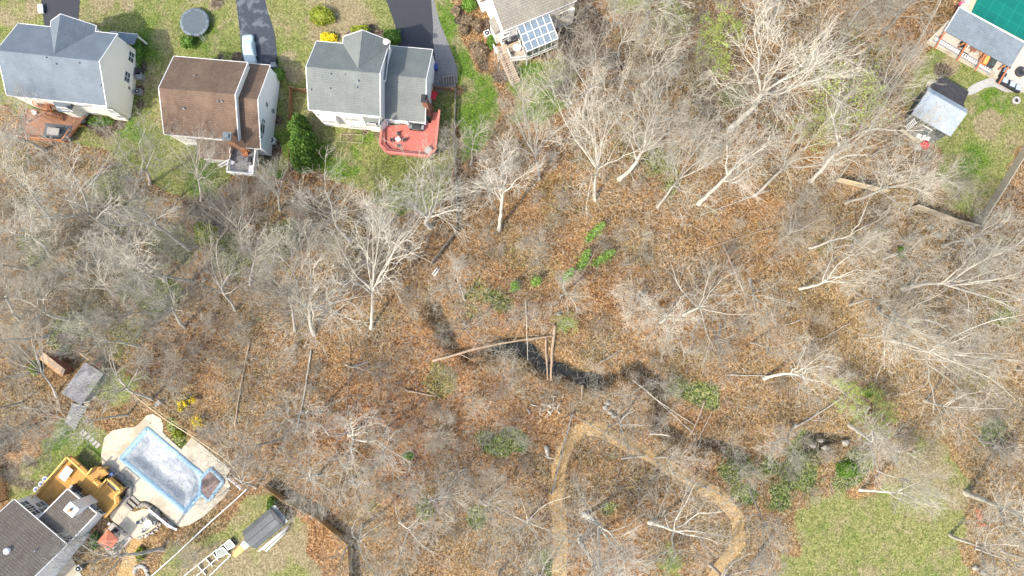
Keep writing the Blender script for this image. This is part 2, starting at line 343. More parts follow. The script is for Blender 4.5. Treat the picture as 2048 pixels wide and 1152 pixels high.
PATH2 = poly_px([(245, 1152), (262, 1100), (275, 1075), (262, 1120), (250, 1250)])
WORN = [(60, 10, 35), (200, 5, 30), (255, 8, 20), (425, 10, 16), (640, 60, 45), (700, 80, 45), (690, 30, 60), (590, 150, 25), (575, 60, 14), (578, 110, 14), (720, 30, 40), (690, 60, 40), (660, 5, 50), (640, 130, 22), (15, 40, 25), (250, 1140, 30), (1870, 880, 30), (1950, 1080, 25), (1920, 1000, 25), (1790, 950, 20), (2030, 860, 25), (1830, 120, 25), (1900, 130, 20), (1980, 250, 30), (545, 1100, 60), (480, 1120, 50), (400, 1120, 50), (620, 1110, 60), (1800, 930, 50), (1860, 930, 60), (560, 1050, 30), (20, 730, 20)]
def CR(x, y):
    out = np.full(np.shape(x), .35)
    for (px, py, r) in ((1030, 705, 7), (1100, 735, 6), (1180, 758, 5.5), (955, 708, 3), (885, 655, 5), (1275, 738, 3), (1330, 800, 5), (1328, 850, 4), (1450, 895, 5), (1650, 885, 4)): p = P(px, py); out = np.maximum(out, 1-sst(.6*r, r, np.hypot(x-p.x, y-p.y)))
    return out
def ground_h(x, y):
    x = np.asarray(x, float); y = np.asarray(y, float)
    d = d_line(x, y, CREEK)+.5*np.sin(x*.9)*np.cos(y*1.1)
    pool = sd_poly(x, y, POOLQ)
    return -1.25*(1-sst(.3, 2.2, d))*CR(x, y)-1.2*(1-sst(.15, .6, pool))
def gz(px, py):
    p = P(px, py); return P(px, py, float(ground_h(p.x, p.y)))
def axis_pts(a, b, step): 
    mid = np.arange(a, b+step, step); lo = a-np.array([330., 200., 120., 70., 40., 20., 10., 4.]); hi = b+np.array([4., 10., 20., 40., 70., 120., 200., 330.])
    return np.concatenate([lo, mid, hi])
gx = axis_pts(-88, 88, .4); gy = axis_pts(-50, 62, .4)
X, Y = np.meshgrid(gx, gy); nx, ny = len(gx), len(gy)
Z = ground_h(X, Y)
rs = np.random.RandomState(5)
def smooth_noise(X, Y, s, seed):
    r = np.random.RandomState(seed); out = np.zeros(X.shape)
    for _ in range(10):
        a = r.uniform(0, 2*np.pi); k = r.uniform(.6, 1.7)/s; out += np.sin((X*np.cos(a)+Y*np.sin(a))*k*2+r.uniform(0, 6.28))
    return out/4.5
wob = smooth_noise(X, Y, 3.2, 1)*.5+smooth_noise(X, Y, 1.2, 2)*.3
grass = np.zeros(X.shape); lush = np.zeros(X.shape)
for pts, wgt, lu in LAWNS:
    sf = 2.0 if pts[0][0] in (1830, 330, 10) else 1.0
    k = (1-sst(-sf, sf, sd_poly(X, Y, poly_px(pts))+wob*1.3*sf))*wgt
    grass = np.maximum(grass, k); lush = np.maximum(lush, k*lu)
def blobs(lst, soft=1.0):
    out = np.zeros(X.shape)
    for b in lst:
        c = P(b[0], b[1]); r = b[2]/13.6
        out = np.maximum(out, (1-sst(.35*r, 1.25*r, np.hypot(X-c.x, Y-c.y)+wob*r*.85))*(b[3] if len(b) > 3 else 1))
    return out
lush = np.clip(lush+blobs(LUSH)*.6+smooth_noise(X, Y, 5, 3)*.08, 0, 1)
lush = lush*(1-blobs(WORN)*.95)
olive = np.clip(blobs(OLIVE), 0, 1); soil = blobs(SOIL); worn = blobs(WORN)
path = (1-sst(.6, 1.3, d_line(X, Y, PATH)+wob*.35))*1.; path = np.maximum(path, (1-sst(.4, 1.3, d_line(X, Y, PATH2)+wob*.3)))
wet = (1-sst(.3, 1.9, d_line(X, Y, CREEK)+wob*.9))*(.25+.75*CR(X, Y))
fx, fy = to_px(X, Y); warm = np.clip(.45+smooth_noise(X, Y, 9, 7)*.16+np.exp(-((fx-800)/350)**2-((fy-820)/200)**2)*.35+np.exp(-((fx-1350)/260)**2-((fy-560)/260)**2)*.18-np.exp(-((fx-120)/330)**2-((fy-540)/260)**2)*.18, 0, 1)
pale = np.clip(np.exp(-((fx-1680)/240)**2-((fy-640)/260)**2)*.6+np.exp(-((fx-1950)/180)**2-((fy-930)/300)**2)*.6+smooth_noise(X, Y, 7, 9)*.15+.1, 0, 1)
faces = np.empty(((nx-1)*(ny-1), 4), int); ii = (np.arange(ny-1)[:, None]*nx+np.arange(nx-1)[None, :]).ravel()
faces[:, 0] = ii; faces[:, 1] = ii+1; faces[:, 2] = ii+nx+1; faces[:, 3] = ii+nx

m, nt, b = newmat('ground_leaf_litter_and_grass', .95, .1); pos = world_vec(nt)
def attr(n): a = N(nt, 'ShaderNodeAttribute'); a.attribute_name = n; s = N(nt, 'ShaderNodeSeparateColor'); nt.links.new(a.outputs['Color'], s.inputs[0]); return s.outputs
A = attr('za'); B = attr('zb'); D = attr('zc')
n_f = noise(nt, pos, 2.6, 5, .75); n_m = noise(nt, pos, .55, 5, .65); n_big = noise(nt, pos, .12, 3, .6)
def vor(scale):
    v = N(nt, 'ShaderNodeTexVoronoi'); v.inputs['Scale'].default_value = scale; nt.links.new(pos, v.inputs['Vector'])
    s = N(nt, 'ShaderNodeSeparateColor'); nt.links.new(v.outputs['Color'], s.inputs[0]); return s.outputs
v1 = vor(7.5); v2 = vor(4.2)
cell = mth(nt, 'ADD', mth(nt, 'MULTIPLY', v1[0], .6), mth(nt, 'MULTIPLY', v2[1], .4))
leaf = ramp(nt, cell, [(.12, (.07, .038, .018)), (.35, (.15, .082, .036)), (.55, (.235, .14, .066)), (.72, (.31, .18, .078)), (.9, (.45, .31, .16))])
leafw = ramp(nt, cell, [(.12, (.065, .026, .013)), (.35, (.155, .062, .026)), (.55, (.25, .105, .042)), (.72, (.34, .155, .063)), (.9, (.46, .27, .14))])
leafp = ramp(nt, cell, [(.12, (.085, .058, .028)), (.35, (.175, .118, .056)), (.55, (.255, .17, .078)), (.72, (.34, .235, .11)), (.9, (.48, .36, .2))])
brown = ramp(nt, cell, [(.12, (.03, .027, .016)), (.4, (.09, .08, .042)), (.6, (.165, .14, .075)), (.9, (.34, .30, .18))])
col = mix(nt, mth(nt, 'MULTIPLY', B[0], 1, True), brown, leafw)
col = mix(nt, mth(nt, 'MULTIPLY', ramp_f(nt, n_m, .42, .7), .7), col, leaf)
col = mix(nt, mth(nt, 'MULTIPLY', ramp_f(nt, n_big, .45, .68), .6), col, brown)
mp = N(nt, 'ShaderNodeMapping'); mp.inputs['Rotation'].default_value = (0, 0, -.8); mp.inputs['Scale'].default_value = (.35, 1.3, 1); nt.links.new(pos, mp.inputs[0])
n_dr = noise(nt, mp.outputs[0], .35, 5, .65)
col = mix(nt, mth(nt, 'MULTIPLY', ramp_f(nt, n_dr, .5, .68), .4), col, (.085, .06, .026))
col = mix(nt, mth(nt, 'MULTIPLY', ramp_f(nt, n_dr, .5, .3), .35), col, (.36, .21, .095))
col = mix(nt, B[1], col, leafp)
ol = ramp(nt, cell, [(.15, (.02, .03, .012)), (.45, (.07, .10, .03)), (.65, (.15, .19, .055)), (.9, (.32, .34, .14))])
def edge(a, amt=.55, lo=.32, hi=.62): return ramp_f(nt, mth(nt, 'ADD', a, mth(nt, 'MULTIPLY', mth(nt, 'SUBTRACT', n_f, .5), amt)), lo, hi)
col = mix(nt, mth(nt, 'MULTIPLY', edge(B[2], 1.2, .22, .68), .92), col, ol)
dry = ramp(nt, mth(nt, 'ADD', mth(nt, 'MULTIPLY', cell, .5), mth(nt, 'MULTIPLY', n_f, .5)), [(.3, (.075, .085, .028)), (.45, (.15, .165, .052)), (.6, (.225, .23, .085)), (.75, (.33, .30, .15))])
lus = ramp(nt, mth(nt, 'ADD', mth(nt, 'MULTIPLY', cell, .45), mth(nt, 'MULTIPLY', n_f, .55)), [(.3, (.032, .068, .011)), (.5, (.08, .14, .022)), (.65, (.13, .205, .03)), (.8, (.23, .29, .07))])
tan = ramp(nt, mth(nt, 'ADD', mth(nt, 'MULTIPLY', cell, .5), mth(nt, 'MULTIPLY', n_f, .5)), [(.3, (.13, .105, .06)), (.5, (.23, .19, .115)), (.7, (.34, .28, .18))])
gr = mix(nt, edge(A[1], 1.1, .25, .75), dry, lus); gr = mix(nt, mth(nt, 'MULTIPLY', ramp_f(nt, noise(nt, pos, .22, 5, .68), .46, .66), .75), gr, tan)
gr = mix(nt, mth(nt, 'MULTIPLY', ramp_f(nt, noise(nt, pos, .6, 5, .7), .52, .7), .55), gr, lus)
gr = mix(nt, mth(nt, 'MULTIPLY', edge(D[0], .8, .2, .9), .85), gr, tan)
col = mix(nt, edge(A[0], .5), col, gr)
so = ramp(nt, cell, [(.15, (.03, .024, .018)), (.5, (.085, .066, .05)), (.9, (.21, .165, .125))])
col = mix(nt, mth(nt, 'MULTIPLY', edge(A[2], .6), .97), col, so)
pa = ramp(nt, cell, [(.15, (.27, .17, .07)), (.5, (.40, .27, .12)), (.9, (.52, .38, .2))])
col = mix(nt, mth(nt, 'MULTIPLY', edge(D[1], .5), .92), col, pa)
col = mix(nt, mth(nt, 'MULTIPLY', edge(D[2], .4, .3, .9), .8), col, (.028, .025, .018))
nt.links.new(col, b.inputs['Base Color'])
bump(nt, b, mth(nt, 'ADD', cell, mth(nt, 'MULTIPLY', n_f, .8)), .9, .12)
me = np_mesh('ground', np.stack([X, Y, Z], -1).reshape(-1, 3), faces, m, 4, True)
for nm, chs in (('za', (grass, lush, soil)), ('zb', (warm, pale, olive)), ('zc', (worn, path, wet))):
    a = me.color_attributes.new(nm, 'FLOAT_COLOR', 'POINT'); arr = np.ones((nx*ny, 4), np.float32)
    for k, c_ in enumerate(chs): arr[:, k] = np.clip(c_, 0, 1).ravel()
    a.data.foreach_set('color', arr.ravel())
g_o = link('ground', me); tag(g_o, kind='structure')
# water in the creek bed
m, nt, b = newmat('creek_water', .25, .3); nt.links.new(ramp(nt, noise(nt, world_vec(nt), 1.2, 4), [(.3, (.006, .007, .006)), (.7, (.022, .022, .017))]), b.inputs['Base Color'])
bump(nt, b, noise(nt, world_vec(nt), 3, 3), .15, .03)
g = G(); 
for i, p in enumerate(CREEK[4:11]):
    q = CREEK[4:11]; a = q[max(i-1, 0)]; c_ = q[min(i+1, len(q)-1)]; d = Vector((c_[0]-a[0], c_[1]-a[1], 0)).normalized(); nrm = Vector((-d.y, d.x, 0)); ww = 1.25
    g.v += [(p.x-nrm.x*ww, p.y-nrm.y*ww, -.92), (p.x+nrm.x*ww, p.y+nrm.y*ww, -.92)]
    if i: g.f.append((2*i-2, 2*i, 2*i+1, 2*i-1)); g.sm.append(False)
tag(g.build('creek_water', m), kind='structure')

def slab(name, pts_px, m, z0, z1, kind='structure', label=None, cat=None):
    g = G(); g.prism([P(x, y, z1)[:2] for x, y in pts_px], z0, z1); return tag(g.build(name, m), label, cat, kind=kind)
def smooth_loop(pts, n=4):
    out = []; L = len(pts)
    for i in range(L):
        p0, p1, p2, p3 = (Vector(pts[(i+k) % L]) for k in (-1, 0, 1, 2))
        for j in range(n):
            t = j/n; out.append(tuple(.5*((2*p1)+(-p0+p2)*t+(2*p0-5*p1+4*p2-p3)*t*t+(-p0+3*p1-3*p2+p3)*t**3)))
    return out

# ================================================================ bare trees
def grow(seed, H=20., fork=.35, nl=6, spread=.9, lev=4, kids=(6, 6, 5, 3), r0=.32, crook=.12, up=.25, limb_len=.62, leaning=.0, rm_scale=1.0):
    """list of (points, radii, level)"""
    rng = random.Random(seed); out = []
    RM = (.06, .032, .022, .015, .011)
    def branch(p, d, L, r, lv):
        rmin = RM[lv]*(rm_scale)
        n = 7 if lv == 0 else (6 if lv == 1 else (4 if lv < 4 else 3)); pts = [p.copy()]; rr = [r*(1.35 if lv == 0 else 1)]; dd = d.copy()
        for i in range(n):
            cr = crook*(1 if lv else .5)*(1.5 if lv > 1 else 1)
            dd = (dd+Vector((rng.gauss(0, cr), rng.gauss(0, cr), rng.gauss(0, cr)+up*(.35 if lv else .2)))).normalized()
            p = p+dd*(L/n); pts.append(p.copy()); rr.append(max(rmin, r*(1-(i+1)/n*(.45 if lv == 0 else .8))))
        out.append((pts, rr, lv)); return pts, rr, dd
    def perp(d, ang, phi):
        a = d.cross(Vector((.31, .2, .93)))
        if a.length < .1: a = d.cross(Vector((1, 0, 0)))
        a.normalize(); b_ = d.cross(a); return (d*math.cos(ang)+(a*math.cos(phi)+b_*math.sin(phi))*math.sin(ang)).normalized()
    def kidsof(pts, rr, L, lv, start=.25):
        if lv >= lev: return
        k = kids[min(lv, len(kids)-1)]; phi = rng.uniform(0, 6.28)
        for i in range(k):
            t = start+(1-start)*(i+rng.uniform(.2, .9))/k; t = min(t, .999)*(len(pts)-1); j = int(t); fr = t-j
            p = pts[j].lerp(pts[j+1], fr); r = rr[j]*(1-fr)+rr[j+1]*fr; d = (pts[j+1]-pts[j]).normalized(); phi += 2.4+rng.uniform(-.5, .5)
            nd = perp(d, rng.uniform(.45, .95)*spread, phi); LL = L*rng.uniform(.38, .62)*(1.15-.5*(i/k))
            a, b_, _ = branch(p, nd, LL, r*.6, lv+1); kidsof(a, b_, LL, lv+1)
    tl = H*fork; pts, rr, d = branch(Vector((0, 0, -.3)), Vector((leaning, 0, 1)).normalized(), tl, r0, 0)
    phi = rng.uniform(0, 6.28)
    for i in range(nl):
        phi += 2.4+rng.uniform(-.4, .4); t = rng.choice([1., 1., .93, .85, .75]) if i else 1.; j = min(int(t*(len(pts)-1)), len(pts)-2); p = pts[j].lerp(pts[j+1], t*(len(pts)-1)-j)
        ang = rng.uniform(.35, .95)*spread if i else .12
        L = H*(1-fork)*rng.uniform(.75, 1.1)*(limb_len/.62 if i else 1)*.92
        a, b_, _ = branch(p, perp(d, ang, phi), L, rr[-1]*rng.uniform(.55, .85), 1); kidsof(a, b_, L, 1, .2)
    return out
def tubes_np(brs, nside=3, nbig=6):
    V = []; Fc = []; off = 0
    for pts, rr, lv in brs:
        n = nbig if lv <= 1 else nside; P_ = np.array([tuple(p) for p in pts]); R = np.array(rr)
        T = np.gradient(P_, axis=0); T /= np.linalg.norm(T, axis=1)[:, None]+1e-9
        ref = np.array([.37, .21, .9]) if abs(T[0][2]) < .8 else np.array([1., .1, 0]); a = np.cross(T, ref); a /= np.linalg.norm(a, axis=1)[:, None]+1e-9; b_ = np.cross(T, a)
        th = np.arange(n)*2*np.pi/n
        ring = P_[:, None, :]+(a[:, None, :]*np.cos(th)[None, :, None]+b_[:, None, :]*np.sin(th)[None, :, None])*R[:, None, None]
        V.append(ring.reshape(-1, 3)); m_ = len(P_)
        i0 = (np.arange(m_-1)[:, None]*n+np.arange(n)[None, :]).ravel(); i1 = (np.arange(m_-1)[:, None]*n+(np.arange(n)[None, :]+1) % n).ravel()
        Fc.append(np.stack([i0, i1, i1+n, i0+n], 1)+off); off += m_*n
    return np.concatenate(V), np.concatenate(Fc)
def leaf_np(centers, n_per, rad, size, seed, flat=.5):
    r = np.random.RandomState(seed); c_ = np.repeat(np.asarray(centers), n_per, axis=0); n = len(c_)
    c_ = c_+r.normal(0, rad, (n, 3)); u = r.normal(0, 1, (n, 3)); u[:, 2] *= flat; u /= np.linalg.norm(u, axis=1)[:, None]
    w_ = r.normal(0, 1, (n, 3)); v_ = np.cross(u, w_); v_ /= np.linalg.norm(v_, axis=1)[:, None]; s = size*r.uniform(.6, 1.4, (n, 1))
    V = np.stack([c_-u*s, c_-v_*s*.55, c_+u*s, c_+v_*s*.55], 1).reshape(-1, 3); return V, np.arange(4*n).reshape(n, 4)
M['leaf_yg'] = m_leaf('spring_leaves', [(.10, .17, .03), (.20, .28, .05), (.34, .40, .09), (.45, .48, .16)], 1.5)
M['leaf_dk'] = m_leaf('evergreen_leaves', [(.03, .07, .012), (.065, .14, .02), (.12, .22, .03), (.2, .32, .06)], 2.2)
M['leaf_ol'] = m_leaf('yellow_evergreen_leaves', [(.05, .08, .01), (.14, .18, .02), (.26, .30, .03), (.38, .38, .05)], 2.2)
M['leaf_brown'] = m_leaf('brown_shrub_leaves', [(.06, .045, .03), (.14, .105, .065), (.24, .185, .12), (.34, .28, .19)], 2.2)
M['leaf_flower'] = m_leaf('yellow_blossom', [(.42, .30, .01), (.62, .48, .01), (.75, .62, .03), (.80, .70, .1)], 2.2, obj=False)
M['leaf_br'] = m_leaf('bright_fresh_leaves', [(.04, .10, .015), (.10, .21, .03), (.20, .34, .06), (.32, .46, .13)], 2.6, obj=False)
VAR = {}
def variant(key, bark, twig, leaf=None, **kw):
    seed = kw.pop('seed'); brs = grow(seed, **kw)
    tv, tf = tubes_np([b_ for b_ in brs if b_[2] <= 1]); cv, cf = tubes_np([b_ for b_ in brs if b_[2] > 1])
    d = dict(trunk=np_mesh('trunk', tv, tf, M[bark], 4, True), crown=np_mesh('crown', cv, cf, M[twig], 4, False), H=kw['H'])
    top = cv[cv[:, 2] > np.percentile(cv[:, 2], 20)]; d['cc'] = Vector(top.mean(0)); d['R'] = float(np.percentile(np.hypot(cv[:, 0]-d['cc'].x, cv[:, 1]-d['cc'].y), 88))
    if leaf:
        tips = [tuple(b_[0][-1]) for b_ in brs if b_[2] >= 3]; lv, lf = leaf_np(tips, leaf[1], leaf[2], leaf[3], seed); d['leaf'] = np_mesh('foliage', lv, lf, M[leaf[0]], 4, False)
    VAR[key] = d
BIG = dict(H=20., kids=(6, 7, 6, 4), lev=4, rm_scale=1.0)
for i, (bk, tw_, fk, nl, sp, cr, r0) in enumerate([('bark_pale', 'twig', .42, 7, .85, .13, .36), ('bark_pale', 'twig', .50, 6, .8, .16, .33), ('bark_grey', 'twig', .38, 8, .95, .15, .38), ('bark_grey', 'twig', .55, 6, .75, .12, .30),
                                                  ('bark_pale', 'twig', .33, 8, 1.0, .18, .36), ('bark_grey', 'twig_dark', .45, 7, .9, .17, .34), ('bark_pale', 'twig', .60, 5, .8, .14, .30), ('bark_grey', 'twig', .48, 6, .9, .2, .3)]):
    variant('big%d' % i, bk, tw_, seed=11+i*7, fork=fk, nl=nl, spread=sp, crook=cr, r0=r0*.95, up=.12, **BIG)
for i, (bk, tw_, fk, nl, sp, r0) in enumerate([('bark_pale', 'twig', .22, 9, 1.0, .12), ('bark_grey', 'twig', .18, 10, 1.15, .10), ('bark_grey', 'twig_dark', .2, 9, 1.1, .11), ('bark_pale', 'twig', .12, 12, 1.2, .09)]):
    variant('small%d' % i, bk, tw_, seed=211+i*5, H=8., fork=fk, nl=nl, spread=sp, r0=r0, crook=.16, up=.14, kids=(6, 6, 5, 3), lev=4, rm_scale=.62)
for i in range(3):
    variant('shrub%d' % i, 'bark_grey' if i else 'bark_pale', 'twig' if i < 2 else 'twig_dark', seed=401+i, H=4., fork=.06, nl=14, spread=1.35, r0=.06, crook=.17, up=.16, kids=(5, 6, 5, 4), lev=4, rm_scale=.5)
variant('budding0', 'bark_grey', 'twig', leaf=('leaf_yg', 18, .34, .15), seed=601, H=12., fork=.3, nl=8, spread=1.0, r0=.2, crook=.15, up=.12, kids=(6, 6, 5, 3), lev=3, rm_scale=.7)
variant('budding1', 'bark_grey', 'twig', leaf=('leaf_yg', 9, .42, .13), seed=607, H=12., fork=.35, nl=7, spread=1.0, r0=.18, crook=.15, up=.12, kids=(6, 7, 6, 3), lev=3, rm_scale=.7)
LAND = []      # landmarks for the labels: (x, y, phrase)
def lm(px, py, ph): p = P(px, py); LAND.append((p.x, p.y, ph))
PLACED = []    # (obj, x, y, adjective, noun)
def plant(name, cat, key, base, target=None, zt=None, scale=None, group=None, adj='bare', noun='tree', rng=random.Random(3), R=None):
    v = VAR[key]; b0 = gz(*base); cc = v['cc']
    if target is None: sc = scale; rotm = Matrix.Rotation(rng.uniform(0, 6.28), 3, 'Z'); sx = sc if R is None else R/v['R']; S = (sx, sx, sc)
    else:
        t = P(target[0], target[1], zt)-b0; sc = t.length/cc.length; spin = Matrix.Rotation(rng.uniform(0, 6.28), 3, 'Z')
        rotm = Vector(spin @ cc).rotation_difference(t).to_matrix() @ spin; sx = sc if R is None else R/v['R']; S = (sx, sx, sc)
    o = bpy.data.objects.new(name, None); C.objects.link(o); o.empty_display_size = .5; o.location = b0; o.rotation_mode = 'XYZ'; o.rotation_euler = rotm.to_euler(); o.scale = S
    link('trunk', v['trunk'], o); link('crown', v['crown'], o)
    if 'leaf' in v: link('foliage', v['leaf'], o)
    tag(o, None, cat, group); PLACED.append([o, b0.x, b0.y, adj, noun]); return o
# ================================================================ houses
class House:
    zcap = False
    def __init__(s, name, label, cat, px, py, z, deg, group=None):
        o = P(px, py, z); s.o = thing(name, label, cat, (o.x, o.y, 0), math.radians(deg), group); s.x, s.y, s.a = o.x, o.y, math.radians(deg)
        s.c, s.s = math.cos(s.a), math.sin(s.a)
    def w2l(s, p): dx, dy = p[0]-s.x, p[1]-s.y; return Vector((dx*s.c+dy*s.s, -dx*s.s+dy*s.c, p[2] if len(p) > 2 else 0))
    def L(s, px, py, z=0): return s.w2l(P(px, py, z))
    def hit(s, axis, val, px, py):
        """local point where the line of sight meets the wall plane u=val or v=val"""
        o = s.w2l((0, 0, CAM_H)); d_ = ray(px, py); d = Vector((d_.x*s.c+d_.y*s.s, -d_.x*s.s+d_.y*s.c, d_.z)); k = 0 if axis == 'u' else 1
        t = (val-o[k])/d[k]; return o+d*t
    def gable(s, u0, u1, v0, v1, ze, zr, axis, roof, wall, oh=.2, z0=0., walls=True, trim='trim', parent=None, th=.2, vm=None, extend=0):
        if not hasattr(s, 'rf'): s.rf = (v0, v1, ze, zr)
        g = G(); a0, a1, q0, q1 = (u0, u1, v0, v1) if axis == 'u' else (v0, v1, u0, u1); vm = (q0+q1)/2 if vm is None else vm
        g.extr([(q0, ze), (q0, ze-th), (vm, zr-th), (q1, ze-th), (q1, ze), (vm, zr)], a0, a1, axis)
        r = g.build('roof', M[roof], parent or s.o)
        g = G(); sl = (zr-ze)/(vm-q0); rk = .05
        for a in (a0, a1):
            w_ = .09; aa = (a-rk, a+w_-rk) if a == a0 else (a-w_+rk, a+rk)
            g.extr([(q0-.03, ze+.03), (q0-.03, ze-th-.03), (vm, zr-th-.03), (q1+.03, ze-th-.03), (q1+.03, ze+.03), (vm, zr+.03)], aa[0], aa[1], axis)
        for q, sg in ((q0, -1), (q1, 1)):     # gutters
            pr = [(q+sg*.09, ze-.03), (q+sg*.02, ze-.03), (q+sg*.02, ze-.16), (q+sg*.08, ze-.16)]
            g.extr(pr, a0, a1, axis)
        g.build('fascia', M[trim], r)
        if walls:
            g = G(); e = .03
            g.extr([(q0+oh, z0), (q1-oh, z0), (q1-oh, ze+sl*oh-th-e), (vm, zr-th-e), (q0+oh, ze+sl*oh-th-e)], a0+oh*.6, a1-oh*.6, axis)
            g.build('wall', M[wall], s.o)
        return r
    def shed_roof(s, poly, zs, m, th=.12, name='roof', parent=None, walls=None):
        g = G(); g.prism([p[:2] for p in poly], [z-th for z in zs], zs); r = g.build(name, M[m], parent or s.o)
        if walls: g = G(); g.prism([p[:2] for p in poly], 0 if walls is True else walls, [z-th-.02 for z in zs]); g.build('wall', M['trim'], s.o)
        return r
    def win(s, axis, val, out, px, py, w_=.9, h=1.3, n=1, glass='glass', z=None):
        c_ = s.hit(axis, val, px, py); z = c_.z if z is None else z
        if axis == 'v' and hasattr(s, 'rf'): z = min(z, (3.0 if abs(val) > 3 and s.zcap else s.rf[2])-.55-h/2)
        a = c_.y if axis == 'u' else c_.x
        def bx(g, a0, a1, z0, z1, d0, d1):
            d0, d1 = val+out*d0, val+out*d1
            if axis == 'u': g.b2(d0, d1, a0, a1, z0, z1)
            else: g.b2(a0, a1, d0, d1, z0, z1)
        g = G(); W = w_*n; f = .09
        for q in range(n+1): x = a-W/2+q*w_; bx(g, x-f/2, x+f/2, z-h/2, z+h/2, -.02, .07)
        bx(g, a-W/2-f/2, a+W/2+f/2, z+h/2, z+h/2+f, -.02, .07); bx(g, a-W/2-f/2-.04, a+W/2+f/2+.04, z-h/2-f, z-h/2, -.02, .10); bx(g, a-W/2+f/2, a+W/2-f/2, z-.03, z+.03, -.02, .055)
        fr = g.build('window', M['trim'], s.o); g = G(); bx(g, a-W/2+.01, a+W/2-.01, z-h/2, z+h/2, -.02, .03); g.build('pane', M[glass], fr)
    def on_roof(s, px, py):
        z = 7.
        for _ in range(12): p = s.L(px, py, z); a0, a1, e, r = s.rf; z = e+(r-e)*(1-abs(p.y-(a0+a1)/2)/((a1-a0)/2))
        return s.L(px, py, z)
    def vent(s, px, py, z, r=.09, h=.3, name='roof_vent', m='metal'):
        p = s.on_roof(px, py); z = p.z; g = G(); g.lathe((p.x, p.y), [(r*2, z-.35), (r*1.8, z-.12), (r, z-.1), (r, z+h), (r*.3, z+h+.02)], 10); g.build(name, M[m], s.o)
def rail(parent, pts, z, h, m, name='railing', post=1.6, bal=.24, top=.14, close=False):
    g = G(); pts = [Vector((p[0], p[1], 0)) for p in pts]; seg = list(zip(pts[:-1], pts[1:]))+([(pts[-1], pts[0])] if close else [])
    for a, b_ in seg:
        d = b_-a; L = d.length
        if L < .05: continue
        g.bar(a+Vector((0, 0, z+h)), b_+Vector((0, 0, z+h)), top, .05); g.bar(a+Vector((0, 0, z+.12)), b_+Vector((0, 0, z+.12)), .06, .06)
        n = max(1, round(L/post))
        for i in range(n+1): p = a+d*(i/n); g.box((p.x, p.y, z+h/2), (.1, .1, h-.06))
        n = max(2, int(L/bal))
        for i in range(1, n): p = a+d*(i/n); g.box((p.x, p.y, z+h/2+.04), (.035, .035, h-.2))
    return g.build(name, M[m], parent)
def deck(parent, pts, z, m, rm=None, fr=.22, legs=True, railpts=None, rh=.95, top=.14):
    g = G(); g.prism([p[:2] for p in pts], z-.06, z); d = g.build('deck_boards', M[m], parent)
    g = G(); n = len(pts); cx = sum(p[0] for p in pts)/n; cy = sum(p[1] for p in pts)/n
    for i in range(n):
        a, b_ = pts[i], pts[(i+1) % n]; g.bar((a[0], a[1], z-.06-fr/2), (b_[0], b_[1], z-.06-fr/2), .06, fr)
    if legs and z > .6:
        for p in pts: g.box((p[0]+(cx-p[0])*.06, p[1]+(cy-p[1])*.06, (z-.1)/2), (.14, .14, z-.12))
    g.build('frame', M[rm or m], parent)
    if railpts: rail(parent, railpts, z, rh, rm or m, top=top)
    return d
def stairs(parent, a, b_, za, zb, width, n, m, rm=None, name='stairs'):
    """flight of steps from the middle of the top edge a down to b"""
    a = Vector((a[0], a[1])); b_ = Vector((b_[0], b_[1])); d = b_-a; L = d.length; d /= L; ang = math.atan2(d.y, d.x); g = G()
    for i in range(n):
        t = (i+.5)/n; p = a+d*L*t; z = za+(zb-za)*(i+1)/(n+0)*.97; g.box((p.x, p.y, z), (L/n*.85, width-.1, .05), ang)
    st = g.build(name, M[m], parent); g = G(); s_ = Vector((-d.y, d.x))
    for sg in (-1, 1):
        p, q = a+s_*sg*width/2, b_+s_*sg*width/2; g.bar((p.x, p.y, za-.15), (q.x, q.y, zb+.02), .06, .28)
        if rm: 
            g.bar((p.x, p.y, za+.9), (q.x, q.y, zb+.9), .13, .05)
            for k in range(6): r_ = p.lerp(q, k/5); zz = za+(zb-za)*k/5; g.box((r_.x, r_.y, zz+.42), (.08, .08, .95))
    g.build('stringer', M[rm or m], st); return st

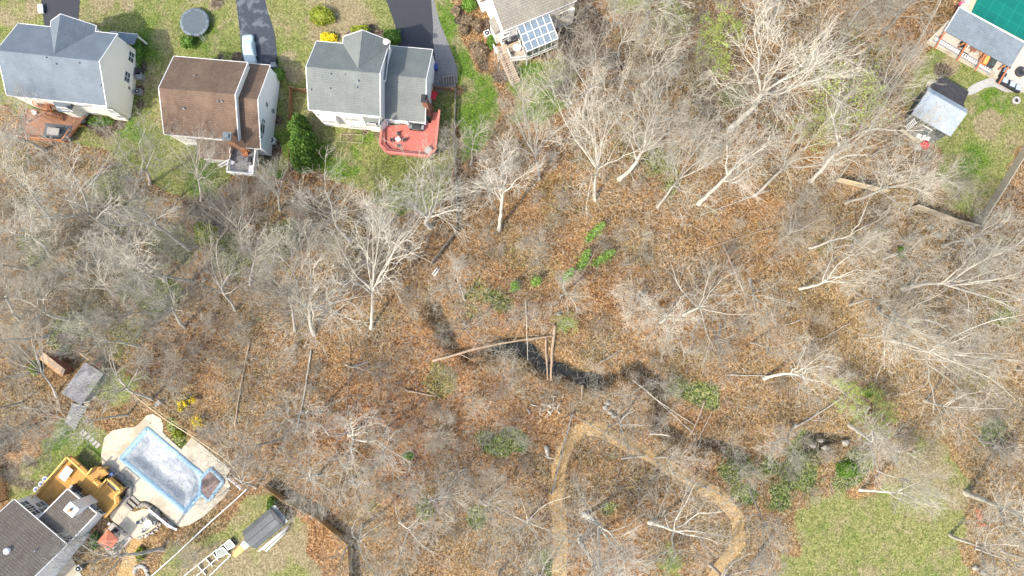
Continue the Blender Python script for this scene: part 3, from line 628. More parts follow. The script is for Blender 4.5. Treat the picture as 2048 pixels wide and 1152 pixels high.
# ---------------------------------------------------------------- house with blue grey roof
def house_blue():
    H = House('house', 'cream two storey house with blue grey shingle roof, beside the reddish deck', 'house', 13, 190, 6.2, -6.2, 'houses'); lm(130, 140, 'the blue grey roofed house')
    u1, v1 = 14.2, 10.4
    H.gable(0, u1, 0, v1, 6.2, 9.2, 'u', 'roof_blue', 'cream')
    a = H.L(99, 55, 6.2); b_ = H.L(190, 62, 6.2); vr = v1+.9
    H.gable(a.x+.1, b_.x, 5.3, vr, 6.22, 9.0, 'v', 'roof_blue_v', 'cream')
    # porch roof along the front and its white posts
    p0 = b_.x+.1; pr = [(p0, v1-.3), (u1+.9, v1-.3), (u1+.9, v1+1.5), (p0, v1+1.5)]
    H.shed_roof(pr, [3.6, 3.6, 3.0, 3.0], 'roof_blue', name='porch_roof')
    g = G(); [g.box((x, v1+1.35, 1.45), (.2, .2, 2.9)) for x in (p0+.3, (p0+u1)/2, u1+.7)]; g.bar((p0, v1+1.52, 2.92), (u1+.9, v1+1.52, 2.92), .06, .22); g.build('porch_post', M['trim'], H.o)
    # boxed bay roofs and bays at the back
    S = .2
    for x0, x1, z0, z1, d in ((5.6, 8.0, .2, 3.9, 1.0),):
        g = G(); g.prism([(x0, S+.02), (x0+.5, S-d), (x1-.5, S-d), (x1, S+.02)], z0, z1); g.build('bay', M['cream'], H.o)
        g = G(); g.prism([(x0-.15, S+.02), (x0+.4, S-d-.15), (x1-.4, S-d-.15), (x1+.15, S+.02)], [z1, z1, z1, z1], [z1+.8, z1+.15, z1+.15, z1+.8]); g.build('bay_roof', M['roof_blue'], H.o)
    g = G(); g.b2(u1-2.3, u1-.3, S-.5, S+.03, .1, 5.6); g.build('bay', M['cream'], H.o)
    for px, py, n in ((183.5, 209.4, 1), (193, 210.2, 1), (203, 211.2, 1), (160, 210.5, 1), (174, 211.8, 1)): H.win('v', S, -1, px, py, .75, 1.2, n, 'glass' if px > 180 else 'paleglass')
    for px, py in ((188, 227.5), (211, 224)): H.win('v', S, -1, px, py, .8, 1.2, 2, 'paleglass')
    H.win('v', S-1.0, -1, 124, 215, .5, 1.1, 3)
    for px, py in ((225, 222.5), (239, 233)): H.win('v', S-.5, -1, px, py, .9, 1.3, 1)
    E_ = u1-.12
    for px, py in ((262, 114), (254, 154)): H.win('u', E_, 1, px, py, .75, 1.25, 2)
    for px, py in ((93, 116), (113, 129), (159, 127), (202, 172)): H.vent(px, py, 7.9)
    g = G(); p = H.L(97, 119, 8.6); g.box((p.x, p.y, 8.5), (.5, .4, .5)); g.build('roof_vent', M['trim'], H.o)
    g = G(); p = H.L(254, 231, 0); g.tube([(u1-.15, .75, 5.6), (u1-.15, .75, .1)], .05, 6); g.tube([(u1-.15, v1-.6, 5.6), (u1-.15, v1-.6, .1)], .05, 6); g.build('downspout', M['trim'], H.o)
    g = G(); g.box((u1-.12, 4.3, 1.5), (.15, .35, .5)); g.build('meter_box', M['metal'], H.o)
    # deck behind it
    D = thing('deck', 'reddish brown deck with orange railing behind the blue grey roofed house', 'deck', H.o.location, H.a); lm(95, 255, 'the reddish brown deck'); z = 1.1
    q = [H.L(*p, z) for p in ((50, 216), (88, 222), (140, 232), (170, 233), (147, 262), (131, 284), (38, 276), (44, 240))]
    deck(D, q, z, 'wood_brown', 'rail_brown', railpts=[q[4], q[5], q[6], q[7], q[0]], rh=.95)
    up = [H.L(*p, 2.9) for p in ((70, 196), (96, 200), (103, 224), (76, 214))]
    deck(D, up, 2.9, 'wood_brown', 'rail_brown', railpts=[up[1], up[2], up[3], up[0]])
    stairs(D, H.L(100, 222, 2.8), H.L(129, 231, 1.2), 2.8, 1.15, 1.6, 8, 'wood_brown', 'rail_brown')
    stairs(D, H.L(151, 239, 1.1), H.L(166, 240, .1), 1.1, .1, 2.2, 4, 'wood_gold', None)
    R_ = thing('outdoor_rug', 'dark grey outdoor rug lying on the reddish deck', 'rug', H.o.location, H.a); q = [H.L(*p, z) for p in ((91, 246), (145, 252), (140, 283), (85, 276))]; g = G(); g.prism([p[:2] for p in q], z+.004, z+.02); g.build('rug', m_noise('dark_rug', (.06, .07, .08), (.16, .17, .18), 5), R_)
    T = thing('patio_table', 'square stone topped table on the dark rug', 'table', (*(P(109, 264, 1.5)[:2]), z), H.a); g = G(); g.box((0, 0, .72), (1.8, 1.05, .08)); g.build('table_top', M['paver'], T)
    g = G(); [g.box((x*.8, y*.42, .34), (.08, .08, .68)) for x in (-1, 1) for y in (-1, 1)]; g.build('leg', M['dmetal'], T); g = G(); g.box((0, 0, .5), (1.2, .6, .3)); g.build('burner_box', M['dmetal'], T)
    B_ = thing('deck_chair', 'white plastic chair on the upper left of the reddish deck', 'chair', (*(P(69, 226, 1.5)[:2]), z), .6)
    chair_parts(B_, 'plastic', .8)
def chair_parts(o, m, s=1.0, arms=True):
    g = G(); g.box((0, 0, .42*s), (.55*s, .52*s, .06)); g.build('seat', M[m], o)
    g = G(); g.box((0, .27*s, .72*s), (.55*s, .06, .6*s), 0, -.2); g.build('backrest', M[m], o)
    for x in (-1, 1):
        for y in (-1, 1): g = G(); g.box((x*.24*s, y*.22*s, .2*s), (.05, .05, .4*s)); g.build('leg', M[m], o)
        if arms: g = G(); g.box((x*.28*s, 0, .62*s), (.06, .5*s, .04)); g.box((x*.28*s, -.22*s, .5*s), (.04, .04, .24*s)); g.build('armrest', M[m], o)

# ---------------------------------------------------------------- house with brown roof
def house_brown():
    H = House('house', 'white house with dark brown shingle roof and a lower right wing', 'house', 328, 268, 6.2, -5.0, 'houses'); lm(440, 200, 'the brown roofed house')
    u1, v1 = 10.5, 11.2
    H.gable(0, u1, 0, v1, 6.2, 9.0, 'u', 'roof_brown', 'cream')
    ze = 4.6; a = H.L(517, 297, ze); b_ = H.L(545, 131, ze); uw = (a.x+b_.x)/2
    H.gable(u1-.5, uw, a.y, b_.y, ze, 7.6, 'u', 'roof_brown', 'bluesiding')
    E_ = uw-.12
    H.win('u', E_, 1, 533, 209, .7, .9, 1); H.win('u', E_, 1, 526.5, 243, .7, 1.1, 1); H.win('u', E_, 1, 524.5, 258, 1.9, 1.5, 1); H.win('u', E_, 1, 522, 271, .7, 1.1, 1)
    g = G(); g.box((E_+.1, 6.0, 1.6), (.2, .5, .7)); g.build('meter_box', M['metal'], H.o)
    # rear extension with its own low brown roof
    ze2 = 3.3; q = [H.L(*p, z) for p, z in (((397, 277), 4.2), ((468, 283), 4.2), ((460, 322), ze2), ((394, 314), ze2))]
    x0, x1 = (q[0].x+q[3].x)/2, (q[1].x+q[2].x)/2; y0 = (q[2].y+q[3].y)/2
    H.shed_roof([(x0, .6), (x1, .6), (x1, y0), (x0, y0)], [4.6, 4.6, 3.3, 3.3], 'roof_brown', name='extension_roof')
    g = G(); g.b2(x0+.3, x1-.2, y0+.3, .7, 0, 3.15); g.build('wall', M['cream'], H.o)
    for px, py in ((418, 321), (433, 324), (446, 326)): H.win('v', y0+.3, -1, px, py, .8, 1.2, 1)
    for py in (303, 316): H.win('u', x1-.2, 1, 464, py, .8, 1.4, 1)
    for px, py in ((380, 277), (386, 281)): H.win('v', .2, -1, px, py, .9, 1.2, 1)
    H.win('v', .2, -1, 388, 290, 1.6, 1.1, 1)
    # chimney: stack with stepped shoulder
    c_ = H.L(454, 265, 8.6); g = G(); g.b2(c_.x-.5, c_.x+.5, -.65, .33, 0, 8.4); g.b2(c_.x-.1, c_.x+1.3, -.72, .33, 0, 4.2); g.prism([(c_.x+.5, -.7), (c_.x+1.28, -.7), (c_.x+1.28, .33), (c_.x+.5, .33)], 4.2, [5.6, 4.25, 4.25, 5.6]); ch = g.build('chimney', M['brick'], H.o)
    g = G(); g.b2(c_.x-.6, c_.x+.6, -.75, .43, 8.4, 8.55); g.b2(c_.x-.3, c_.x+.3, -.4, .1, 8.55, 8.85); g.build('chimney_cap', M['metal'], ch)
    H.vent(390, 152, 8.2); H.vent(369, 218, 8.2, .14); H.vent(445, 204, 8.4, .12); H.vent(437, 204, 8.4, .1)
    D = thing('deck', 'grey floored deck with white railing behind the brown roofed house', 'deck', H.o.location, H.a); lm(487, 335, 'the white railed deck'); z = 2.9
    q = [H.L(*p, z) for p in ((466, 285), (516, 298), (510, 352), (462, 346))]
    x0, x1, y0 = (q[0].x+q[3].x)/2-.1, (q[1].x+q[2].x)/2, (q[2].y+q[3].y)/2; dk = [(x0, .2), (x1, .2), (x1, y0), (x0, y0)]
    deck(D, dk, z, 'wood_grey', 'trim', railpts=[(x0, y0+1.6), (x0, y0), (x1, y0), (x1, -.5)], top=.2)
    stairs(D, (x0, y0+2.4), (x0-2.6, y0+1.9), z, .4, 1.2, 9, 'wood_grey', 'trim')
    def at(px, py): p = P(px, py, z); return (p.x, p.y, z)
    g_ = thing('gas_grill', 'black gas grill with silver lid by the white deck railing', 'grill', at(505, 322), H.a+math.pi/2); grill(g_)
    t = thing('storage_box', 'white deck box near the corner of the white railed deck', 'box', at(505, 340), H.a); g = G(); g.box((0, 0, .28), (.6, 1.1, .55)); g.build('box', M['plastic'], t); g = G(); g.box((0, 0, .58), (.66, 1.16, .06)); g.build('lid', M['plastic'], t)
    t = thing('patio_chair', 'orange cushioned lounge chair near the tan chimney', 'chair', at(494, 310), H.a+.4); chair_parts(t, 'rail_brown', 1.3)
    t = thing('patio_table', 'round white side table on the grey floored deck', 'table', at(467, 327), 0); g = G(); g.cyl((0, 0), .3, .5, .54, 16); g.build('table_top', M['plastic'], t); g = G(); g.cyl((0, 0), .05, 0, .5, 8); g.build('leg', M['plastic'], t)
def grill(o):
    g = G(); g.box((0, 0, .45), (1.3, .6, .8)); g.build('cabinet', M['black'], o)
    g = G(); g.extr([(-.3, .86), (.3, .86), (.3, 1.0), (.16, 1.18), (-.16, 1.18), (-.3, 1.0)], -.4, .4, 'u'); g.build('lid', M['dmetal'], o)
    [G().box((x, 0, .87), (.32, .5, .04)).build('side_shelf', M['metal'], o) for x in (-.58, .58)]; g = G(); g.bar((-.35, -.36, 1.0), (.35, -.36, 1.0), .04, .04); g.build('handle', M['metal'], o)

# ---------------------------------------------------------------- house with grey roof and salmon deck
def house_grey():
    H = House('house', 'white house with weathered grey roof and front cross gable beside the salmon deck', 'house', 617, 219, 8.0, -5.3, 'houses'); lm(710, 150, 'the grey roofed house')
    u1, v1 = 10.1, 9.8
    u1, v1 = 9.95, 9.7; H.gable(0, u1, 0, v1, 8.0, 11.0, 'u', 'roof_grey', 'siding')
    a = H.L(686, 84, 8.0); b_ = H.L(779, 97, 8.0)
    H.gable(a.x, u1+.15, 5.0, v1+1.0, 8.02, 10.7, 'v', 'roof_grey_v', 'siding')
    ze = 4.6; q0 = H.L(765, 237, ze); q1 = H.L(850, 245, ze); q2 = H.L(866, 99, ze); q3 = H.L(781, 92, ze)
    ux = (q1.x+q2.x)/2; y0, y1 = (q0.y+q1.y)/2, (q2.y+q3.y)/2
    H.gable(u1-.5, ux, y0, y1, ze, 7.5, 'u', 'roof_grey', 'bluesiding')
    # brick chimney on the right wall
    c_ = H.L(849, 196, 8.4); g = G(); g.b2(ux-.25, ux+.45, c_.y-.45, c_.y+.45, 0, 8.1); g.b2(ux-.25, ux+.5, c_.y-1.0, c_.y+1.0, 0, 3.4)
    g.prism([(ux-.25, c_.y-.98), (ux+.48, c_.y-.98), (ux+.48, c_.y), (ux-.25, c_.y)], 3.4, [3.45, 3.45, 4.8, 4.8]); g.prism([(ux-.25, c_.y+.98), (ux+.48, c_.y+.98), (ux+.48, c_.y), (ux-.25, c_.y)], 3.4, [3.45, 3.45, 4.8, 4.8]); ch = g.build('chimney', M['rbrick'], H.o)
    g = G(); g.b2(ux-.35, ux+.55, c_.y-.55, c_.y+.55, 8.1, 8.25); g.b2(ux-.1, ux+.3, c_.y-.25, c_.y+.25, 8.25, 8.6); g.build('chimney_cap', M['dmetal'], ch)
    S = .2
    g = G(); g.b2(.9, 3.2, S-.6, S+.02, 2.9, 5.8); g.build('bay', M['siding'], H.o)
    x0, x1 = 7.2, 9.8; g = G(); g.prism([(x0, S+.02), (x0+.5, S-.9), (x1-.5, S-.9), (x1, S+.02)], 2.6, 5.6); g.build('bay', M['siding'], H.o)
    g = G(); g.prism([(x0-.15, S+.02), (x0+.4, S-1.05), (x1-.4, S-1.05), (x1+.15, S+.02)], 5.6, [6.4, 5.7, 5.7, 6.4]); g.build('bay_roof', M['roof_grey'], H.o)
    for px in (638, 646.5, 655): H.win('v', S, -1, px, 229, .62, 1.0, 1)
    H.win('v', S-.6, -1, 656, 243, .8, 1.1, 2, 'paleglass'); H.win('v', S, -1, 704, 239, .95, 1.2, 2, 'paleglass'); H.win('v', S, -1, 713, 254, 1.0, 1.1, 2, 'paleglass')
    H.win('v', S-.9, -1, 745, 250, .55, 1.2, 2, 'paleglass'); H.win('u', u1-.12, 1, 760, 246, .6, 1.2, 1)
    g = G(); p = H.hit('v', S, 745, 233); g.b2(p.x-.9, p.x+.9, S-.05, S+.02, p.z-.5, p.z+.4); g.build('window', M['trim'], H.o)
    for px in (783, 791, 803, 816, 829): H.win('v', y0+S, -1, px, 246.5, .6, 1.0, 1, 'paleglass')
    for px, py, r in ((661, 149, .12), (660, 178, .1), (622, 180, .1), (716, 163, .16), (714, 176, .1), (690, 150, .06)): H.vent(px, py, 8.3, r)
    d_ = H.L(772, 84, 9.3); g = G(); g.lathe((d_.x, d_.y), [(.06, 8.2), (.06, 9.2), (.15, 9.22), (.42, 9.4), (.40, 9.42), (.1, 9.26)], 16); g.build('satellite_dish', M['plastic'], H.o)
    # salmon deck
    D = thing('deck', 'salmon red deck with clipped corners behind the grey roofed house', 'deck', H.o.location, H.a); lm(820, 275, 'the salmon red deck'); z = 2.6
    q = [H.L(*p, z) for p in ((766, 252), (762, 292), (774, 307), (857, 315), (872, 302), (880, 224), (866, 225), (862, 246))]
    deck(D, q, z, 'wood_red', 'rail_red', railpts=q[:6], top=.3)
    g = G(); inn = [H.L(*p, z) for p in ((771, 260), (771, 289), (781, 300), (853, 308), (853, 311), (779, 303), (768, 291), (768, 260))]; g.prism([p[:2] for p in inn], z+.30, z+.42); g.build('bench', M['rail_red'], D)
    def at(px, py): p = P(px, py, z); return (p.x, p.y, z)
    t = thing('patio_table', 'small square white table in the middle of the salmon deck', 'table', at(797.5, 281), H.a+.78); g = G(); g.box((0, 0, .7), (.62, .62, .05)); g.build('table_top', M['plastic'], t); g = G(); g.box((0, 0, .35), (.1, .1, .68)); g.build('leg', M['plastic'], t)
    for i, (dx, dy, wd) in enumerate(((.85, 0, 'right'), (-.85, 0, 'left'), (0, .85, 'upper'), (0, -.85, 'lower'))):
        p = at(797.5, 281); c = thing('patio_chair', 'dark metal chair on the %s side of the small white deck table' % wd, 'chair', (p[0]+dx, p[1]+dy, z), math.atan2(dy, dx)-math.pi/2, 'dark chairs round the white deck table'); chair_parts(c, 'dmetal', .75, False)
    t = thing('round_table', 'round pale mesh topped table in the lower right deck corner', 'table', at(857.5, 303), 0); g = G(); g.cyl((0, 0), .53, .68, .74, 28); g.build('table_top', M['paver'], t)
    for k in range(3): g = G(); g.tube([(.3*math.cos(k*2.1), .3*math.sin(k*2.1), .68), (.42*math.cos(k*2.1), .42*math.sin(k*2.1), 0)], .02, 6); g.build('leg', M['metal'], t)
    t = thing('hot_tub', 'grey covered gas grill island under the eave of the salmon deck', 'grill', at(834, 257), H.a); grill(t); t['label'] = 'large grey covered grill at the house side of the salmon deck'; t.name = 'gas_grill'; t.scale = (1.5, 1.2, .9)
    t = thing('patio_umbrella', 'folded white patio umbrella beside the large grey grill', 'umbrella', at(819, 252), 0); g = G(); g.lathe((0, 0), [(.28, .9), (.22, 1.3), (.1, 2.1), (.02, 2.3)], 10); g.build('canopy', M['plastic'], t); g = G(); g.cyl((0, 0), .03, 0, 2.3, 8); g.cyl((0, 0), .25, 0, .08, 12); g.build('pole', M['metal'], t)
    t = thing('patio_chair', 'white round backed chair in the inner corner of the salmon deck', 'chair', at(773, 248), H.a); chair_parts(t, 'plastic', 1.2)
    t = thing('storage_bin', 'dark green bin standing at the foot of the brick chimney', 'bin', at(857, 236), H.a); g = G(); g.box((0, 0, .4), (.5, .6, .8)); g.build('bin', M['green'], t); g = G(); g.box((0, 0, .84), (.56, .66, .06)); g.build('lid', M['green'], t)

# ---------------------------------------------------------------- house with sunroom
def house_taupe():
    H = House('house', 'white house with taupe shingle roof and a glass sunroom', 'house', 1006, 62, 7.2, 23.3, 'houses'); lm(1060, 30, 'the taupe roofed house')
    H.gable(0, 11.25, 0, 11, 7.2, 10.0, 'u', 'roof_taupe', 'siding')
    S = .2
    for px, py in ((1046, 51), (1080, 34), (1127, 12), (1013, 68)): H.win('v', S, -1, px, py, 1.0, .8, 1)
    p = H.hit('v', S, 1133, 30); g = G(); g.b2(9.0, 11.15, S-.35, S+.02, .3, 4.9); g.build('bay', M['siding'], H.o)
    H.win('v', S-.35, -1, 1119, 33, .9, 1.5, 1); H.win('v', S-.35, -1, 1131, 27, .9, 1.5, 1); H.win('v', S, -1, 1010, 79, 1.1, 1.4, 1, 'paleglass')
    W_ = .12
    for px, py, L_, z in ((962, 20, 3.0, 3.1), (990, 60, 2.0, 3.1)):
        c_ = H.hit('u', W_-.4, px, py); g = G(); g.b2(W_-.75, W_+.02, c_.y-L_/2, c_.y+L_/2, .4, 3.9); g.build('bay', M['siding'], H.o)
        g = G(); g.prism([(W_+.02, c_.y-L_/2-.1), (W_-.9, c_.y-L_/2-.1), (W_-.9, c_.y+L_/2+.1), (W_+.02, c_.y+L_/2+.1)], 3.9, [4.9, 4.0, 4.0, 4.9]); g.build('bay_roof', M['roof_taupe'], H.o)
    # deck floor and stairs
    D = thing('deck', 'tan raised deck with long stairs beside the glass sunroom', 'deck', H.o.location, H.a); lm(1025, 100, 'the tan deck stairs'); z = 2.7
    q = [H.L(*p, z) for p in ((1006, 91), (1037, 74), (1056, 117), (1022, 121), (1015, 103), (995, 109), (987, 94))]
    deck(D, q, z, 'wood_tan', 'trim', railpts=[q[2], q[3], q[4]]); rail(D, [q[5], q[6]], z, .95, 'trim')
    stairs(D, H.L(1004, 106, z), H.L(1031, 168, .1), z, .1, 1.3, 15, 'wood_tan', 'wood_tan')
    # sunroom
    R_ = thing('sunroom', 'white framed glass sunroom with blue tinted roof panes', 'sunroom', H.o.location, H.a); lm(1080, 80, 'the glass sunroom')
    zt, zf = 6.2, 5.3; a = H.L(1036, 70, zt); b_ = H.L(1098, 38, zt); c_ = H.L(1118, 72, zf); d = H.L(1060, 105, zf)
    x0, x1, y1, y0 = (a.x+d.x)/2, (b_.x+c_.x)/2, S-.02, (c_.y+d.y)/2
    fr = G(); gl = G(); nn = 5
    Z = lambda y: zt+(zf-zt)*(y1-y)/(y1-y0)
    for i in range(nn+1): x = x0+(x1-x0)*i/nn; fr.bar((x, y1, zt), (x, y0, zf), .1, .12)
    for j in range(4): y = y1+(y0-y1)*j/3; fr.bar((x0, y, Z(y)), (x1, y, Z(y)), .1, .13)
    zb = 2.5
    for i in range(nn+1): x = x0+(x1-x0)*i/nn; fr.box((x, y0, (zf+zb)/2), (.09, .09, zf-zb))
    for i in range(4): y = y1+(y0-y1)*i/3; [fr.box((x, y, (Z(y)+zb)/2), (.09, .09, Z(y)-zb)) for x in (x0, x1)]
    for z_ in (zb+.06, zb+.75): fr.bar((x0, y0, z_), (x1, y0, z_), .11, .1); fr.bar((x0, y1, z_), (x0, y0, z_), .11, .1); fr.bar((x1, y1, z_), (x1, y0, z_), .11, .1)
    fr.build('frame', M['trim'], R_)
    for i in range(nn):
        for j in range(3):
            xa, xb = x0+(x1-x0)*i/nn, x0+(x1-x0)*(i+1)/nn; ya, yb = y1+(y0-y1)*j/3, y1+(y0-y1)*(j+1)/3; g = G()
            g.prism([(xa+.04, yb+.04), (xb-.04, yb+.04), (xb-.04, ya-.04), (xa+.04, ya-.04)], [Z(yb)-.03, Z(yb)-.03, Z(ya)-.03, Z(ya)-.03], [Z(yb), Z(yb), Z(ya), Z(ya)]); g.build('roof_pane', M['tint'], R_)
    g = G(); g.b2(x0+.03, x1-.03, y0+.0, y0+.03, zb+.1, zf-.05); g.b2(x0+.0, x0+.03, y0, y1, zb+.1, zf-.05); g.b2(x1-.03, x1, y0, y1, zb+.1, zf-.05); g.build('side_pane', M['glass'], R_)
    g = G(); g.b2(x0, x1, y0, y1, zb-.25, zb); [g.box((x, y, zb/2-.15), (.15, .15, zb-.25)) for x in (x0+.3, (x0+x1)/2, x1-.3) for y in (y0+.2,)]; g.build('floor', M['wood_tan'], R_)
    def at(px, py): p = P(px, py, z); return (p.x, p.y, z)
    t = thing('grill', 'black covered grill between the sunroom and the house wall', 'grill', at(1027, 81), H.a); grill(t); t.name = 'gas_grill'
    t = thing('patio_table', 'white octagonal table on the tan deck beside the sunroom', 'table', at(1034, 99), 0); g = G(); g.cyl((0, 0), .6, .68, .73, 8); g.build('table_top', M['plastic'], t); g = G(); g.cyl((0, 0), .06, 0, .68, 8); g.build('leg', M['plastic'], t)
    for k, (px, py, wd) in enumerate(((1022, 112, 'in front of'), (1014, 88, 'behind'))): t = thing('patio_chair', 'black round chair %s the white octagonal table' % wd, 'chair', at(px, py), k*2.5); chair_parts(t, 'dmetal', .9)

M['tint'] = m_glass('blue_tinted_glass', (.09, .12, .15), .12)
# ---------------------------------------------------------------- bottom left house
def house_char():
    ze = 5.6; H = House('house', 'white house with charcoal grid shingle roof beside the golden deck', 'house', 134, 1090, ze, 0, 'houses'); lm(90, 1080, 'the charcoal roofed house')
    A_, B_ = P(27, 999, ze), P(134, 1090, ze); ang = math.atan2(B_.y-A_.y, B_.x-A_.x); H.zcap = True; H = rebase(H, A_, ang)   # u runs down the eave from the top corner
    L_ = (B_-A_).length; vr = -H.L(20, 1130, 8.6).y
    H.gable(0, L_, -14.4, 0, ze, ze+3.4, 'u', 'roof_char', 'siding')
    # wing with lower roof
    zw = 4.1; q = [H.L(*p, zw) for p in ((78, 1034), (135, 981), (192, 1036), (134, 1087))]
    x0, x1, yw = (q[0].x+q[1].x)/2, (q[2].x+q[3].x)/2, (q[1].y+q[2].y)/2; print('wing', x0, x1, yw, L_)
    H.shed_roof([(x0, -.4), (x1, -.4), (x1, yw), (x0, yw)], [zw+.9, zw+.9, zw-.6, zw-.6], 'roof_char', name='wing_roof')
    g = G(); g.prism([(x0+.25, -.5), (x1-.25, -.5), (x1-.25, yw-.3), (x0+.25, yw-.3)], 0, [zw+.7, zw+.7, zw-.75, zw-.75]); g.build('wall', M['siding'], H.o)
    g = G(); [g.bar((x, -.3, zw+.85), (x, yw, zw-.6), .14, .2) for x in (x0, x1)]; g.bar((x0, yw+.03, zw-.66), (x1, yw+.03, zw-.66), .12, .16); g.build('fascia', M['trim'], H.o)
    # chimney chase
    c_ = H.L(149, 1011, 6.0); g = G(); g.b2(c_.x-.75, c_.x+.75, yw-1.0, yw+.3, 0, 5.9); ch = g.build('chimney', M['siding'], H.o)
    g = G(); g.b2(c_.x-.82, c_.x+.82, yw-1.08, yw+.38, 5.9, 6.0); g.build('chimney_cap', M['bluesiding'], ch); g = G(); g.cyl((c_.x, yw-.4), .24, 6.0, 6.5, 14); g.build('flue', M['brick'], ch)
    for px, py in ((48, 1013), (61, 1024)): H.win('v', -.2, 1, px, py, .8, 1.3, 2)
    for px, py in ((82, 1010), (88, 1020)): H.win('v', -.2, 1, px, py, 1.1, 1.6, 1, 'paleglass')
    H.win('v', yw-.3, 1, 154, 990, .8, 1.2, 2); H.win('v', yw-.3, 1, 192, 1024, .8, 1.2, 2)
    H.win('v', -.2, 1, 113, 1075, .9, .5, 1)
    d_ = H.on_roof(14, 1102); g = G(); g.lathe((d_.x, d_.y), [(.42, d_.z-.4), (.42, d_.z+.12), (.36, d_.z+.22), (.2, d_.z+.28), (.05, d_.z+.3)], 20); g.build('skylight_dome', M['plastic'], H.o)
    H.vent(72, 1101, 8, .1); 
    g = G(); p = H.L(193, 1013, 2); g.cyl((p.x, p.y), .62, 3.0, 3.14, 20, .5); g.build('satellite_dish', M['metal'], H.o)
    # golden deck
    D = thing('deck', 'golden wooden deck with angled railing wrapping the charcoal roofed house', 'deck', H.o.location, H.a); lm(160, 960, 'the golden deck'); z = 1.5
    q = [H.L(*p, z) for p in ((69, 996), (142, 912), (181, 948), (192, 934), (205, 935), (216, 947), (196, 960), (208, 971), (221, 955), (248, 978), (237, 991), (239, 1005), (210, 1036), (196, 1024), (140, 985), (92, 1020))]
    deck(D, q, z, 'wood_gold', 'rail_gold', railpts=q[:4], top=.22); rail(D, q[6:12], z, .95, 'rail_gold', top=.2)
    stairs(D, H.L(199, 946, z), H.L(212, 946, .6), z, .3, 1.5, 4, 'wood_gold', 'rail_gold')
    def at(px, py, zz=z): p = P(px, py, zz); return (p.x, p.y, zz)
    t = thing('patio_table', 'large white rectangular table on the upper golden deck', 'table', at(138, 945), .95); g = G(); g.box((0, 0, .72), (1.9, 1.15, .05)); g.build('table_top', M['plastic'], t)
    for x in (-1, 1):
        for y in (-1, 1): g = G(); g.box((x*.85, y*.48, .35), (.06, .06, .7)); g.build('leg', M['plastic'], t)
    t = thing('planter_box', 'empty white lined planter box built beside the deck railing', 'planter', at(229, 971), -.72); g = G(); g.b2(-.9, .9, -.45, -.37, 0, .5); g.b2(-.9, .9, .37, .45, 0, .5); g.b2(-.9, -.82, -.37, .37, 0, .5); g.b2(.82, .9, -.37, .37, 0, .5); g.build('frame', M['rail_gold'], t); g = G(); g.b2(-.82, .82, -.37, .37, .02, .22); g.build('liner', M['paver'], t)
    t = thing('gas_grill', 'black round kettle grill by the chimney on the golden deck', 'grill', at(156, 976), -.7); grill(t)
    for k, (px, py) in enumerate(((93, 957), (85, 967), (75, 978))):
        t = thing('water_barrel', 'white barrel with blue lid outside the golden deck, %s of the row' % ('topmost', 'middle', 'lowest')[k], 'barrel', at(px, py, .5)[:2]+(0,), 0, 'blue lidded barrels beside the golden deck')
        g = G(); g.lathe((0, 0), [(.36, 0), (.42, .2), (.42, .7), (.36, .85), (.3, .88)], 18); g.build('barrel', M['plastic'], t); g = G(); g.cyl((0, 0), .22, .885, .93, 14); g.build('lid', M['blue'], t)
    return H
def rebase(H, A_, ang):
    H.o.location = (A_.x, A_.y, 0); H.o.rotation_euler = (0, 0, ang); H.x, H.y, H.a = A_.x, A_.y, ang; H.c, H.s = math.cos(ang), math.sin(ang); return H
house_blue(); house_brown(); house_grey(); house_taupe(); HC = house_char()
# ================================================================ drives, walks, pools
slab('driveway', [(74, -60), (90, 60), (94, 66), (155, 66), (163, -60)], M['asphalt'], -.3, .03)
slab('driveway_worn', smooth_loop([(458, -80), (470, -10), (478, 50), (484, 110), (490, 160), (552, 160), (552, 90), (546, 55), (532, 10), (515, -80)], 3), M['asphalt_worn'], -.3, .031)
slab('driveway_curved', smooth_loop([(730, -120), (768, -10), (780, 20), (792, 60), (798, 110), (800, 140), (866, 140), (866, 80), (866, 45), (862, 0), (855, -120)], 3), M['asphalt'], -.3, .032)
slab('gravel_strip', smooth_loop([(862, -20), (868, 0), (878, 40), (894, 80), (912, 130), (914, 165), (900, 180), (868, 178), (866, 120), (866, 60)], 3), M['gravel'], -.3, .022)
POOLDECK = [(202.6, 908), (209, 876), (225, 861), (248, 856), (270, 854), (281.6, 845), (293, 831), (306, 828), (322, 836), (327, 849), (325.6, 864), (342.5, 881), (363, 899), (384, 874), (417, 901), (430.6, 912.6), (461, 937.4), (453, 955), (462, 973.5), (451, 991.6), (428, 1014), (405.7, 1034), (378.6, 1050), (360.6, 1053.6), (347, 1048), (324.5, 1023), (302, 1005), (288, 1000.6), (277, 1003), (265.8, 991.6), (263.5, 975.8), (261, 964), (245.5, 953), (225, 946), (205, 930.6)]
pd = [(p.x, p.y) for p in poly_px(POOLDECK)]
A1, B1, C1, D1 = (P(240, 918), P(295, 854), P(425, 963), P(371, 1026))     # pool corners
